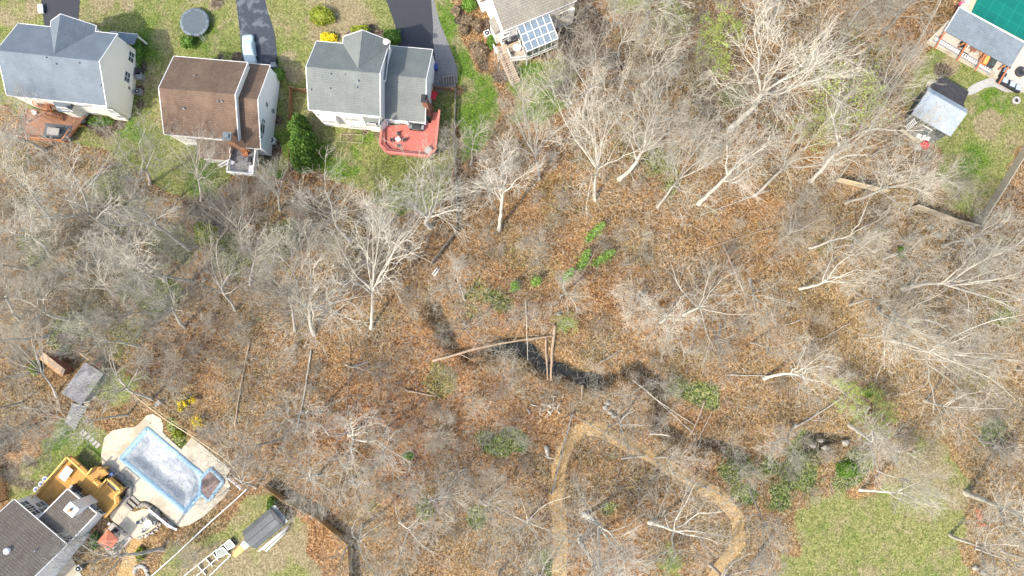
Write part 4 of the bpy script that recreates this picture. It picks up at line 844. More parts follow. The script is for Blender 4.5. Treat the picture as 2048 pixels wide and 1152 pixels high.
# the deck is a ring of concrete with the basin left open: fan the outline to the pool rectangle
def ring_fill(outer, inner, z, name, m, thick=.1):
    bm_ = bpy.data.meshes.new(name); import bmesh
    b = bmesh.new(); eo = []; 
    for loop in (outer, inner):
        vs = [b.verts.new((p[0], p[1], z)) for p in loop]; eo += [b.edges.new((vs[i], vs[(i+1) % len(vs)])) for i in range(len(vs))]
    bmesh.ops.triangle_fill(b, use_beauty=True, use_dissolve=False, edges=eo)
    for f in b.faces:
        if f.normal.z < 0: f.normal_flip()
    r = bmesh.ops.extrude_face_region(b, geom=b.faces[:]); bmesh.ops.translate(b, verts=[v for v in r['geom'] if isinstance(v, bmesh.types.BMVert)], vec=(0, 0, -thick)); bmesh.ops.recalc_face_normals(b, faces=b.faces[:])
    b.to_mesh(bm_); b.free(); bm_.materials.append(m); return link(name, bm_)
o = ring_fill([(x, y) for x, y in pd], [(A1.x, A1.y), (B1.x, B1.y), (C1.x, C1.y), (D1.x, D1.y)], .08, 'pool_deck', M['concrete'], .4); tag(o, kind='structure'); lm(330, 940, 'the blue covered pool')
g = G()
for a, b_ in (((225, 946), (250, 918)), ((245, 953), (262, 932)), ((263, 968), (272, 955)), ((300, 1004), (316, 985)), ((338, 1036), (350, 1022)), ((367, 1052), (368, 1030)), ((203, 908), (240, 918)), ((420, 905), (395, 940)), ((363, 899), (350, 915)), ((342, 881), (332, 897))): p, q = P(*a), P(*b_); g.bar((p.x, p.y, .083), (q.x, q.y, .083), .05, .008)
tag(g.build('pool_deck_joint', M['stone']), kind='structure')
# blue tarp border and sagging grey cover
m, nt, b = newmat('grey_blue_pool_cover', .35, .4); v = world_vec(nt); f = noise(nt, v, .8, 6, .65, .35); f2 = noise(nt, v, .35, 4, .6, .5)
nt.links.new(mix(nt, ramp_f(nt, f2, .35, .7), ramp(nt, f, [(.3, (.14, .165, .195)), (.6, (.24, .27, .30))]), (.30, .325, .345)), b.inputs['Base Color']); bump(nt, b, f, .8, .35); M['cover'] = m
m, nt, b = newmat('sky_blue_tarp', .4, .4); f = noise(nt, world_vec(nt), 1.6, 5, .7, 2.); nt.links.new(ramp(nt, f, [(.3, (.12, .22, .31)), (.55, (.22, .34, .43)), (.75, (.36, .46, .52))]), b.inputs['Base Color']); bump(nt, b, f, .8, .12); M['tarp'] = m
PC = thing('pool', 'rectangular pool under a wrinkled grey and sky blue winter cover', 'pool', (0, 0, 0))
def quad_pt(u, v): return A1.lerp(B1, v).lerp(D1.lerp(C1, v), u)
NU, NV = 60, 30; vs = []; fs = []
for i in range(NU+1):
    for j in range(NV+1):
        u, v_ = i/NU, j/NV; p = quad_pt(u, v_); e = min(u*12, (1-u)*12, v_*6, (1-v_)*6); dep = float(sst(.3, 2.2, e)); hole = math.exp(-(((u-.84)*12)**2+((v_-.45)*6)**2)/2.2)
        vs.append((p.x, p.y, .10-.75*dep-.16*hole))
        if i and j: k = i*(NV+1)+j; fs.append((k, k-1, k-NV-2, k-NV-1))
g = G(); g.add(vs, fs, True); g.build('pool_cover', M['cover'], PC)
def border(poly, wo, wi, z, m, name, parent, wob=.1, n=26, sd=3):
    g = G(); r = random.Random(sd); cx = sum(p.x for p in poly)/len(poly); cy = sum(p.y for p in poly)/len(poly); L = []
    for i in range(len(poly)):
        a, b_ = poly[i], poly[(i+1) % len(poly)]; d = (b_-a).normalized(); nr = Vector((d.y, -d.x, 0))
        if (a+nr-Vector((cx, cy, 0))).length < (a-nr-Vector((cx, cy, 0))).length: nr = -nr
        for k in range(n): L.append((a.lerp(b_, k/n), nr))
    m_ = len(L); vs = []
    for i, (p, nr) in enumerate(L):
        w1, w2 = wo*r.uniform(.75, 1.3), wi*r.uniform(.95, 1.05)
        for k, (q, zz) in enumerate(((w1, z-.07), (w1*.5, z+r.uniform(0, .05)), (-.05, z+.06+r.uniform(0, .05)), (-w2*.6, z+r.uniform(0, .05)), (-w2, z-.12))): vs.append((p.x+nr.x*q, p.y+nr.y*q, zz))
    fs = [(i*5+k, ((i+1) % m_)*5+k, ((i+1) % m_)*5+k+1, i*5+k+1) for i in range(m_) for k in range(4)]; g.add(vs, fs, True); return g.build(name, m, parent)
border([A1, B1, C1, D1], .2, .6, .17, M['tarp'], 'cover_border', PC)
SP = thing('spa', 'small square spa with leaf filled cover at the corner of the pool', 'spa', (0, 0, 0)); sq = [P(*p) for p in ((404, 957), (422, 937), (447, 962), (419, 1000), (402, 984))]
g = G(); g.prism([(p.x, p.y) for p in sq], .1, .28); g.build('spa_cover', m_noise('leafy_water', (.10, .06, .05), (.34, .25, .22), 3.5, .8, .5, blotch=(.05, .04, .035)), SP); border(sq, .3, .25, .34, M['tarp'], 'cover_border', SP, sd=5, n=12)
slab('side_patio', [(70, 1160), (128, 1108), (142, 1112), (168, 1160)], M['concrete'], -.3, .04)
slab('patio', smooth_loop([(244, 1007), (219.5, 1033), (242, 1054), (264.6, 1075), (281.6, 1072.8), (300, 1062), (314, 1051), (316.6, 1040), (302, 1023), (288, 1017.5), (277, 1021), (266, 1023), (255, 1015)], 4), M['concrete'], -.3, .05)
def stone_row(pts, n, r, name, label, seed=1, cat='wall', m='stone', hh=.5):
    g = G(); rn = random.Random(seed); P_ = [P(*p) for p in pts]; L = [(b_-a).length for a, b_ in zip(P_[:-1], P_[1:])]; T = sum(L)
    for i in range(n):
        t = T*(i+.5)/n; k = 0
        while t > L[k] and k < len(L)-1: t -= L[k]; k += 1
        p = P_[k].lerp(P_[k+1], t/L[k]); rr = r*rn.uniform(.7, 1.3); g.lathe((p.x+rn.uniform(-.12, .12), p.y+rn.uniform(-.12, .12)), [(rr, -.1), (rr*1.05, hh*.4), (rr*.8, hh*.85), (rr*.3, hh)], 7, False, rn.uniform(.8, 1.3), rn.uniform(.8, 1.2))
    return tag(g.build(name, M[m]), label, cat)
stone_row([(218, 940), (238, 950), (252, 962), (262, 975), (260, 990), (250, 1003), (244, 1003)], 34, .38, 'stone_wall', 'dark curved stone wall between the golden deck and pool', 3)
stone_row([(278, 1013), (290, 1008), (303, 1014), (318, 1030), (334, 1044), (348, 1054)], 34, .3, 'stone_wall', 'low stone wall curving between the lower patio and pool', 4)
stone_row([(275, 1077), (292, 1072), (312, 1060), (322, 1046)], 22, .16, 'stone_edging', 'row of pale edging stones below the lower patio', 5, 'edging', 'paver', .2)
stone_row([(268, 1146), (272, 1136), (283, 1132), (293, 1138), (296, 1150)], 14, .26, 'stone_ring', 'ring of round pale stones near the bottom edge', 6, 'stones', 'paver', .3)
g = G(); p, q = P(302, 1016), P(341, 1048); g.bar((p.x, p.y, .75), (q.x, q.y, .75), .3, .06); g.bar((q.x, q.y, .75), (q.x+1.1, q.y-.7, .4), .3, .06); p2 = q; g.cyl((q.x, q.y), .22, .3, .85, 12); tag(g.build('water_slide', M['plastic']), 'long white downpipe lying along the curving stone wall', 'pipe')
# steps, walk and wooden pad
t = thing('stone_steps', 'three dark stone steps joining the lower patio and pool deck', 'steps', (0, 0, 0))
for k, (px, py) in enumerate(((272, 1000), (265, 1006), (258, 1012))): p = P(px, py); g = G(); g.box((p.x, p.y, .12+.06*k), (1.5, .4, .2), -.72); g.build('step', M['stone'], t)
for i, (px, py) in enumerate(((170, 868), (177, 874), (184, 880), (190, 886), (196, 891), (164, 862))):
    p = P(px, py); g = G(); g.box((p.x, p.y, .03), (.8, .42, .06), .8); g.v = [(x-p.x, y-p.y, z) for x, y, z in g.v]; o = g.build('stepping_stone', M['paver']); o.location = (p.x, p.y, 0)
    tag(o, 'pale stepping stone in the grass, one of six leading to the pool', 'stepping stone', 'stepping stones by the pool')
t = thing('wooden_platform', 'weathered grey wooden platform under the orange umbrella', 'platform', (0, 0, 0)); q = [P(*p, .15) for p in ((225, 1045), (264, 1077), (230, 1115), (214, 1104), (198, 1080))]; g = G(); g.prism([(p.x, p.y) for p in q], .02, .15); g.build('boards', m_planks('grey_boards', (.42, .40, .37), (.36, .34, .31), (.2, .18, .16), .14, 'v'), t)
t = thing('patio_umbrella', 'faded orange square umbrella over the grey wooden platform', 'umbrella', (*P(216, 1080, 2.4)[:2], .15), 0); lm(216, 1080, 'the orange umbrella')
o0 = t.location; q = [P(*p, 2.3)-Vector((o0.x, o0.y, 0)) for p in ((216, 1059), (237.5, 1079), (220, 1102), (194, 1084))]; g = G(); ap = Vector((0, 0, 2.75))
for i in range(4): a, b_ = q[i], q[(i+1) % 4]; a = Vector((a.x, a.y, 2.2)); b_ = Vector((b_.x, b_.y, 2.2)); g.add([a, b_, ap], [(0, 1, 2)]); g.add([a, b_, b_-Vector((0, 0, .2)), a-Vector((0, 0, .2))], [(3, 2, 1, 0)])
g.build('canopy', m_noise('faded_orange_canvas', (.46, .13, .07), (.58, .2, .12), 1.5, .8, .1), t); g = G(); g.cyl((0, 0), .04, 0, 2.7, 8); g.cyl((0, 0), .35, 0, .1, 12); g.build('pole', M['dmetal'], t)
for i, (px, py, a, wd) in enumerate(((232, 1060, 2.4, 'above'), (240, 1090, .9, 'right of'), (232, 1101, .2, 'below'))):
    t = thing('patio_chair', 'black patio chair just %s the orange umbrella' % wd, 'chair', (*P(px, py, .5)[:2], .15), a, 'black chairs around the orange umbrella'); chair_parts(t, 'black', 1.25)
for i, (px, py, a, wd) in enumerate(((281, 1044, 1.5, 'leftmost'), (293, 1037, .2, 'topmost'), (311, 1046, -1.4, 'rightmost'), (289, 1059, 3.3, 'lowest'))):
    t = thing('patio_chair', 'grey metal chair on the lower patio, %s around the glass table' % wd, 'chair', (*P(px, py, .3)[:2], .05), a, 'grey chairs around the glass table'); chair_parts(t, 'metal', .9)
t = thing('glass_table', 'round grey glass table on the lower patio', 'table', (*P(297, 1047, .5)[:2], .05)); g = G(); g.cyl((0, 0), .65, .7, .73, 20); g.build('table_top', M['paleglass'], t); g = G(); g.cyl((0, 0), .06, 0, .7, 8); g.cyl((0, 0), .3, 0, .04, 12); g.build('leg', M['metal'], t)
t = thing('flower_pot', 'dark blue glazed pot on the stone wall by the pool', 'pot', (*P(223, 948, .7)[:2], .4)); g = G(); g.lathe((0, 0), [(.2, 0), (.33, .25), (.28, .45), (.32, .5)], 14); g.build('pot', M['blue'], t)
t = thing('potted_pail', 'small white pail beside the grey wooden platform', 'pail', (*P(219, 1047, .2)[:2], 0)); g = G(); g.lathe((0, 0), [(.14, 0), (.18, .35), (.16, .36)], 12); g.build('pail', M['plastic'], t)

# ---------------------------------------------------------------- sheds and outbuildings
def shed_dark():
    A_, B_ = P(497, 1080, 2.2), P(552, 1034, 2.2); ang = math.atan2(B_.y-A_.y, B_.x-A_.x)
    t = thing('shed', 'dark gambrel roofed garden shed with a pale wooden ramp', 'shed', (A_.x, A_.y, 0), ang); lm(530, 1060, 'the dark garden shed')
    f = lambda px, py, z: (lambda d: Vector((d.x*math.cos(ang)+d.y*math.sin(ang), -d.x*math.sin(ang)+d.y*math.cos(ang), z)))(P(px, py, z)-A_)
    L = f(562, 1045, 2.2).x; y1 = f(512, 1040, 2.0).y; y0 = f(540, 1075, 2.0).y; ym = (y0+y1)/2; print('shed', L, y0, y1)
    g = G(); g.extr([(y0, 1.9), (y0+.55, 2.75), (ym, 3.1), (y1-.55, 2.75), (y1, 1.9), (y1, 1.8), (ym, 2.95), (y0, 1.8)], 0, L, 'u')
    g = G(); pf = [(y0, 1.9), (y0+.6, 2.7), (ym, 3.05), (y1-.6, 2.7), (y1, 1.9)]
    g.extr(pf+[(y1-.05, 1.8), (y1-.65, 2.6), (ym, 2.93), (y0+.65, 2.6), (y0+.05, 1.8)], 0, L, 'u')
    r = g.build('roof', m_shingle('grey_shed_shingle', (.13, .14, .14), (.10, .11, .11), (.05, .055, .06), 'u', .3, .9), t)
    g = G(); g.bar((0, ym, 3.08), (L, ym, 3.08), .12, .04); [g.bar((0, y, z+.02), (L, y, z+.02), .07, .03) for y, z in ((y0+.6, 2.7), (y1-.6, 2.7))]; g.build('ridge_cap', M['black'], r)
    g = G(); g.extr([(y0+.15, 0), (y1-.15, 0), (y1-.15, 1.9), (y1-.7, 2.58), (ym, 2.9), (y0+.7, 2.58), (y0+.15, 1.9)], .15, L-.15, 'u'); g.build('wall', M['bluesiding'], t)
    g = G(); g.box((L+.35, ym, 1.75), (.7, y1-y0-.2, .08)); g.build('lean_to_roof', M['metal'], t)
    o = thing('ramp', 'pale yellow wooden ramp at the door of the dark shed', 'ramp', (0, 0, 0)); q = [P(*p) for p in ((484, 1086), (493, 1097), (471, 1116), (462, 1107))]; g = G(); g.prism([(p.x, p.y) for p in q], .0, [.3, .3, .06, .06]); g.build('boards', m_planks('new_pine', (.48, .33, .14), (.43, .3, .12), (.3, .2, .08), .2, 'v'), o)
    q = [P(*p) for p in ((489, 1080), (501, 1090), (492, 1098), (482, 1088))]; g = G(); g.prism([(p.x, p.y) for p in q], 0, .36); g.build('threshold', m_noise('pale_blue_metal', (.38, .46, .55), (.46, .54, .62), 4, .5), o)
    for i, (a, b_, wd) in enumerate((((578, 1051), (518, 1102), 'inner'), ((575, 1056), (527, 1098), 'middle'), ((573, 1063), (533, 1101), 'outer'))):
        p, q = P(*a, .5), P(*b_, .5); g = G(); g.tube([p+Vector((0, 0, .1*i)), q+Vector((0, 0, .1*i))], .12, 8); tag(g.build('gutter_pipe', M['plastic']), 'long white pipe lying beside the dark shed, %s one' % wd, 'pipe', 'white pipes by the dark shed')
shed_dark()
def shed_slate():
    A_, B_ = P(1823, 228, 2.6), P(1898, 271, 2.6); ang = math.atan2(B_.y-A_.y, B_.x-A_.x)
    t = thing('shed', 'pale slate roofed shed with a black lower roof behind it', 'shed', (A_.x, A_.y, 0), ang); lm(1875, 220, 'the slate roofed shed')
    f = lambda px, py, z: (lambda d: Vector((d.x*math.cos(ang)+d.y*math.sin(ang), -d.x*math.sin(ang)+d.y*math.cos(ang), z)))(P(px, py, z)-A_)
    L = (f(1898, 271, 2.6).x+f(1935, 220, 2.6).x)/2; y1 = (f(1855, 177, 2.6).y+f(1935, 220, 2.6).y)/2; yr = y1-1.05
    g = G(); g.extr([(0, 2.6), (0, 2.45), (yr, 3.5), (y1, 2.75), (y1, 2.9), (yr, 3.65)], 0, L, 'u'); r = g.build('roof', m_shingle('pale_slate_shingle', (.30, .34, .37), (.24, .28, .31), (.15, .17, .2), 'u', .25, .5), t)
    g = G(); g.extr([(.3, 0), (y1-.3, 0), (y1-.3, 2.75), (yr, 3.4), (.3, 2.5)], .3, L-.3, 'u'); g.build('wall', m_siding('dark_green_siding', (.05, .07, .07), (.02, .03, .03)), t)
    q = [f(*p, 2.3) for p in ((1857, 179), (1884, 151), (1938, 183), (1924, 212))]; g = G(); g.prism([p[:2] for p in q], [2.2]*4, [2.5, 2.3, 2.3, 2.5]); g.build('lower_roof', M['roof_black'], t)
    g = G(); g.prism([(p.x*.94+.25, p.y*.96-.1) for p in q], 0, 2.19); g.build('wall', M['black'], t)
    c_ = f(1855, 252, 1.4); g = G(); g.box((c_.x, -.0, 1.2), (1.7, .12, .9)); g.build('window', M['trim'], t); g = G(); g.box((c_.x, -.06, 1.2), (1.45, .08, .65)); g.build('pane', M['glass'], t)
    # door-side clutter
    D = thing('deck', 'small dark platform at the front of the slate roofed shed', 'deck', (0, 0, 0)); q = [P(*p, .3) for p in ((1812, 240), (1826, 230), (1893, 270), (1868, 284), (1812, 252))]; g = G(); g.prism([(p.x, p.y) for p in q], .02, .3); g.build('boards', m_planks('dark_boards', (.09, .11, .11), (.12, .14, .14), (.04, .05, .05), .15, 'u'), D)
    l = thing('ladder', 'white ladder leaning by the slate roofed shed', 'ladder', (0, 0, 0)); a, b_ = P(1833, 240, 1.6), P(1811, 258, .35); s_ = Vector((.16, -.3, 0)); g = G(); g.bar(a+s_, b_+s_, .06, .06); g.bar(a-s_, b_-s_, .06, .06); g.build('rail', M['plastic'], l)
    g = G(); [g.bar(a.lerp(b_, k/8)+s_, a.lerp(b_, k/8)-s_, .1, .04) for k in range(1, 8)]; g.build('rung', M['plastic'], l)
    b = thing('workbench', 'long pale board bench below the slate roofed shed', 'bench', (0, 0, 0)); a, b_ = P(1801, 259, .5), P(1838, 285, .5); g = G(); g.bar(a, b_, .5, .08); g.build('board', M['fence_pale'], b); g = G(); [g.box((p.x, p.y, .22), (.1, .4, .44), ang) for p in (a.lerp(b_, .1), a.lerp(b_, .9))]; g.build('leg', M['fence_old'], b)
    for i, (px, py, sx, sy, m, lb) in enumerate(((1838, 273, .8, .6, 'plastic', 'white storage tote'), (1829, 268, .6, .5, 'metal', 'grey storage crate'), (1846, 276, .7, .6, 'bluesiding', 'pale blue storage tote'), (1822, 264, .5, .4, 'paver', 'beige plastic tub'), (1855, 278, .6, .4, 'trim', 'small white tub'))):
        t2 = thing('storage_tote', lb+' on the dark platform by the slate shed', 'tote', (*P(px, py, .6)[:2], .3), ang+i*.4); g = G(); g.box((0, 0, .22), (sx, sy, .44)); g.build('tote', M[m], t2); g = G(); g.box((0, 0, .46), (sx+.06, sy+.06, .05)); g.build('lid', M[m], t2)
    tag(blob_obj('tarp_bundle', P(1847, 291, .3), .7, .6, .6, M['red'], 3), 'crumpled red tarp below the slate roofed shed', 'tarp'); lm(1847, 291, 'the crumpled red tarp')
    tag(blob_obj('boulder', P(1834, 296, .1), .55, .5, .5, M['paver'], 4), 'pale round boulder beside the crumpled red tarp', 'boulder')
def blob_obj(name, c, rx, ry, rz, m, seed, n=14):
    g = G(); r = random.Random(seed); vs = []; fs = []; ph = [r.uniform(0, 6) for _ in range(4)]
    for i in range(n//2+1):
        th = math.pi*i/(n//2)
        for k in range(n): t = 2*math.pi*k/n; q = 1+.16*math.sin(3*t+ph[0]+i)+.1*math.sin(5*t+ph[1])+.08*r.uniform(-1, 1); vs.append((rx*math.sin(th)*math.cos(t)*q, ry*math.sin(th)*math.sin(t)*q, rz*math.cos(th)*q))
    for i in range(n//2):
        for k in range(n): k2 = (k+1) % n; fs.append((i*n+k, (i+1)*n+k, (i+1)*n+k2, i*n+k2))
    g.add(vs, fs, True); o = g.build(name, m); o.location = (c.x, c.y, c.z+rz*.45); return o
shed_slate()
def lean_to():
    z = 2.2; q = [P(*p, z) for p in ((87, 705), (130, 739), (121, 752), (76, 716))]; t = thing('woodshed', 'narrow open woodshed with weathered brown roof beside the path', 'shed', (0, 0, 0)); lm(105, 730, 'the brown woodshed')
    g = G(); g.prism([(p.x, p.y) for p in q], [2.1, 2.1, 1.7, 1.7], [2.2, 2.2, 1.8, 1.8]); g.build('roof', M['log'], t); g = G(); a, b_ = q[3], q[2]; g.bar((a.x, a.y, 1.78), (b_.x, b_.y, 1.78), .3, .15); g.build('fascia', m_noise('new_brown_board', (.5, .26, .12), (.6, .34, .18), 4), t)
    g = G(); w_ = [p.lerp(sum(q, Vector())/4, .08) for p in q]; g.prism([(p.x, p.y) for p in w_], 0, [2.05, 2.05, 1.65, 1.65]); g.build('wall', M['rbrick'], t)
    z = 2.0; q = [P(*p, z) for p in ((171, 725), (206, 749), (162, 809), (124, 786))]; t = thing('carport', 'flat grey felt roofed shelter with thin white edge', 'shelter', (0, 0, 0)); lm(165, 765, 'the grey flat roofed shelter')
    g = G(); g.prism([(p.x, p.y) for p in q], z-.12, z); g.build('roof', m_noise('grey_felt', (.17, .17, .18), (.30, .29, .29), 4, .95, .4, blotch=(.1, .1, .11)), t)
    g = G(); [g.bar((a.x, a.y, z-.04), (b_.x, b_.y, z-.04), .09, .14) for a, b_ in zip(q, q[1:]+q[:1])]; g.build('fascia', M['metal'], t); g = G(); [g.box((p.x*.97+q[0].x*.03*0+(sum(r.x for r in q)/4)*.03, p.y*.97+(sum(r.y for r in q)/4)*.03, z/2-.07), (.12, .12, z-.14)) for p in q]; g.build('post', M['fence_old'], t)
    g = G(); w_ = [p.lerp(sum(q, Vector())/4, .1) for p in q]; g.prism([(p.x, p.y) for p in w_], 0, 1.85); g.build('wall', m_siding('grey_siding', (.25, .26, .26), (.12, .12, .12)), t)
    t = thing('boardwalk', 'short wooden boardwalk of pale slats leading to the stepping stones', 'boardwalk', (0, 0, 0)); q = [P(*p, .2) for p in ((140, 810), (165, 808), (162, 832), (150, 858), (126, 842))]
    a0, a1, b0, b1 = P(143, 808, .2), P(130, 842, .2), P(170, 815, .2), P(151, 858, .2)
    for k in range(9): p, q_ = a0.lerp(a1, k/8), b0.lerp(b1, k/8); g = G(); g.bar(p-Vector((0, 0, .1)), q_-Vector((0, 0, .1)), .34, .08); g.build('slat', M['paver'], t)
    for i, (px, py, r) in enumerate(((180, 792, .9), (172, 806, .8), (165, 816, .7), (187, 781, .8))): 
        p = P(px, py); g = G(); g.lathe((0, 0), [(r, -.05), (r, .05), (r*.9, .06)], 7, False, 1.2, .8); o = g.build('flagstone', M['concrete']); o.location = (p.x, p.y, 0); o.rotation_euler = (0, 0, i); tag(o, 'large pale flagstone at the lower edge of the grey shelter', 'flagstone', 'flagstones by the grey shelter')
    for nm, px, py, m, lb in (('wheelbarrow_bucket', 199, 733, 'red', 'bright red bin between the grey shelter and the fence'), ('compost_bin', 320, 806, 'stone', 'dark weathered compost bin against the pale rail fence')):
        t = thing('garden_bin', lb, 'bin', P(px, py), .7); g = G(); g.box((0, 0, .35), (.9, .6, .7)); g.build('bin', M[m], t); g = G(); g.box((0, 0, .74), (.95, .65, .06)); g.build('lid', M[m], t)
lean_to()
def pool_house():
    z = 3.0; A_, B_ = P(1892, 62, z), P(2019, 132, z); ang = math.atan2(B_.y-A_.y, B_.x-A_.x)
    t = thing('pavilion', 'open sided pavilion with slate blue shingle roof beside the green pool', 'pavilion', (A_.x, A_.y, 0), ang); lm(1960, 75, 'the slate blue pavilion roof')
    f = lambda px, py, z: (lambda d: Vector((d.x*math.cos(ang)+d.y*math.sin(ang), -d.x*math.sin(ang)+d.y*math.cos(ang), z)))(P(px, py, z)-A_)
    L = (f(2019, 132, z).x+f(2050, 90, z).x)/2; y1 = (f(1920, 20, z).y+f(2047, 89, z).y)/2
    g = G(); g.extr([(0, 2.9), (0, 2.75), (y1, 3.25), (y1, 3.4)], -.1, L, 'u'); r = g.build('roof', M['roof_slate'], t)
    g = G(); g.bar((-.1, y1+.05, 3.38), (L, y1+.05, 3.38), .16, .14); g.bar((-.12, 0, 2.86), (-.12, y1, 3.36), .1, .16); g.build('fascia', M['trim'], r)
    for u in (.4, L*.33, L*.66, L-.4):
        for v_ in (.5, y1-.5): g = G(); g.cyl((u, v_), .12, 0, 2.75+.5*v_/y1-.02, 10); g.build('post', M['rail_brown'], t)
    yp = -3.2; mb = m_noise('redwood_beam', (.34, .11, .05), (.46, .17, .08), 4)
    for u in (.0, L*.34, L*.62, L-.2): g = G(); g.bar((u, yp+.4, 2.5), (u, .3, 2.72), .2, .2); g.build('beam', mb, t)
    # terrace under it
    T = thing('terrace', 'raised pale stone terrace under the pavilion with white edge wall', 'terrace', (0, 0, 0)); q = [P(*p, .5) for p in ((1857, 81), (1920, 19), (1932, -20), (2150, 60), (2150, 200), (2040, 176), (1987, 151))]; g = G(); g.prism([(p.x, p.y) for p in q], 0, .5); g.build('floor', m_noise('terrace_stone', (.42, .37, .31), (.56, .5, .43), 2.5, .9, .2), T)
    g = G(); a, b_ = q[0], q[6]; g.bar((a.x, a.y, .4), (b_.x, b_.y, .4), .45, .8); g.bar((q[0].x, q[0].y, .45), (q[1].x, q[1].y, .45), .2, .9); g.build('edge_wall', M['concrete'], T)
    W = thing('slatted_bench', 'long grey slatted planter frame along the terrace edge', 'planter', (0, 0, 0)); a, b_ = P(1868, 76, .9), P(1983, 144, .9); d = (b_-a).normalized(); s_ = Vector((-d.y, d.x, 0)); g = G(); [g.bar(a+s_*k, b_+s_*k, .16, .1) for k in (-.35, .35)]; g.build('rail', m_noise('grey_purple_paint', (.2, .2, .22), (.26, .26, .28), 5), W)
    g = G(); n = 26; L2 = (b_-a).length; [g.bar(a+d*L2*k/n-s_*.35, a+d*L2*k/n+s_*.35, .2, .06) for k in range(1, n)]; g.build('slat', M['trim'], W)
    for nm, px, py, m, lb, sx, sy in (('lounge_chair', 1923, 92, 'black', 'black cushioned chair in the shade of the pavilion', .9, .9), ('lounge_chair', 1944, 100, 'rbrick', 'brown wicker chair just below the pavilion roof', 1., 1.), ('lounge_chair', 1962, 108, 'brick', 'tan wooden chair below the middle of the pavilion', .9, .9)):
        t = thing('lounge_chair', lb, 'chair', (*P(px, py, .8)[:2], .5), ang+.5); chair_parts(t, m, 1.5)
    t = thing('bar_counter', 'orange wood topped bar below the pavilion roof', 'bar', (*P(1972, 118, 1.2)[:2], .5), ang+math.pi/2); g = G(); g.box((0, 0, .5), (1.8, .8, 1.0)); g.build('cabinet', m_noise('redwood', (.34, .12, .05), (.44, .17, .08), 4), t); g = G(); g.box((0, 0, 1.03), (1.9, .5, .06)); g.build('counter', M['rail_gold'], t)
    t = thing('gas_grill', 'large dark green covered grill beside the orange bar', 'grill', (*P(1984, 123, 1.2)[:2], .5), ang+math.pi/2); g = G(); g.box((0, 0, .5), (1.8, 1.0, 1.0)); g.build('cabinet', M['dmetal'], t); g = G(); g.extr([(-.5, 1.02), (.5, 1.02), (.3, 1.3), (-.3, 1.3)], -.85, .85, 'u'); g.build('lid', m_noise('green_cover', (.04, .06, .055), (.07, .09, .08), 5), t)
    t = thing('dark_mat', 'square dark mat on the terrace edge between the planter frames', 'mat', (*P(1925, 108, .5)[:2], .5), ang); g = G(); g.box((0, 0, .02), (1.6, .9, .03)); g.build('mat', M['black'], t); t.name = 'floor_mat'
    # green pool with coping
    PL = thing('pool', 'rectangular pool under a teal green safety cover', 'pool', (0, 0, 0)); lm(2000, 40, 'the green covered pool'); q = [P(*p, .5) for p in ((1936, 27), (1975, -60), (2150, 20), (2110, 120))]
    a, b_, c_, d = q; co = [Vector((p.x, p.y, 0)) for p in (a, b_, c_, d)]; g = G(); g.prism([(p.x, p.y) for p in co], .5, .56)
    m, nt, b = newmat('teal_mesh_cover', .6, .3); v = coord(nt, 'Object', None, -ang); br = N(nt, 'ShaderNodeTexBrick'); br.offset = 0; br.inputs['Scale'].default_value = 1; br.inputs['Brick Width'].default_value = 1.7; br.inputs['Row Height'].default_value = 1.7; br.inputs['Mortar Size'].default_value = .035
    br.inputs['Color1'].default_value = (.0, .115, .09, 1); br.inputs['Color2'].default_value = (.0, .13, .10, 1); br.inputs['Mortar'].default_value = (.01, .19, .14, 1); nt.links.new(v, br.inputs[0]); nt.links.new(mix(nt, mth(nt, 'MULTIPLY', ramp_f(nt, noise(nt, v, .3, 5, .7), .45, .7), .6), br.outputs[0], (.0, .085, .08)), b.inputs['Base Color']); g.build('pool_cover', m, PL)
    g = G(); [g.bar((p.x, p.y, .56), (r_.x, r_.y, .56), .6, .1) for p, r_ in zip(co, co[1:]+co[:1])]; g.build('coping', m_noise('sandstone_coping', (.5, .36, .22), (.62, .48, .32), 3), PL)
    slab('curved_walk', smooth_loop([(1936, 178), (1948, 168), (1975, 157), (1988, 150), (2010, 158), (2050, 172), (2100, 180), (2080, 190), (2040, 184), (2012, 184), (1990, 174), (1970, 176), (1952, 186), (1937, 190)], 3), m_noise('pale_flagstone', (.27, .27, .26), (.44, .43, .41), 1.6, .9, .2), -.2, .06)
    slab('shed_step', smooth_loop([(1852, 174), (1856, 163), (1870, 160), (1872, 170), (1862, 178)], 3), M['concrete'], -.1, .06)
    H_ = thing('sofa', 'dark corner sofa with pale blue cushions on the terrace', 'sofa', (*P(2025, 158, .9)[:2], .5), ang); g = G(); g.box((0, -.9, .25), (3.6, 1.0, .5)); g.box((-1.5, .5, .25), (.9, 2.0, .5)); g.build('base', M['black'], H_)
    for k, (x, y) in enumerate(((-1.5, .6), (-.9, -.8), (.3, -.8), (1.3, -.8))): g = G(); g.box((x, y, .58), (.75, .75, .14), .1*k); g.build('cushion', m_noise('blue_grey_cushion', (.3, .36, .42), (.4, .46, .52), 3), H_)
    for px, py, m, lb, rr in ((2038, 145, 'dmetal', 'round dark fire pit table on the terrace', .75), (2034, 200, 'paver', 'round pale fire pit ring on the grass', .6)):
        t = thing('fire_pit', lb, 'fire pit', (*P(px, py, .4)[:2], .5 if py < 180 else 0)); g = G(); g.lathe((0, 0), [(rr, 0), (rr, .38), (rr*.95, .42), (rr*.5, .42), (rr*.48, .3)], 20); g.build('bowl', M[m], t); g = G(); g.cyl((0, 0), rr*.46, .28, .33, 14); g.build('ash', M['black'], t)
    lm(2034, 200, 'the round fire pit ring')
    t = thing('bicycle', 'pink and red plastic play bikes beside the pool corner', 'toys', (*P(1920, 8, .6)[:2], .0), .5); g = G(); 
    for x in (-.5, .5): g.tube([(x+.33*math.cos(k*.5236), 0, .35+.33*math.sin(k*.5236)) for k in range(13)], .05, 6)
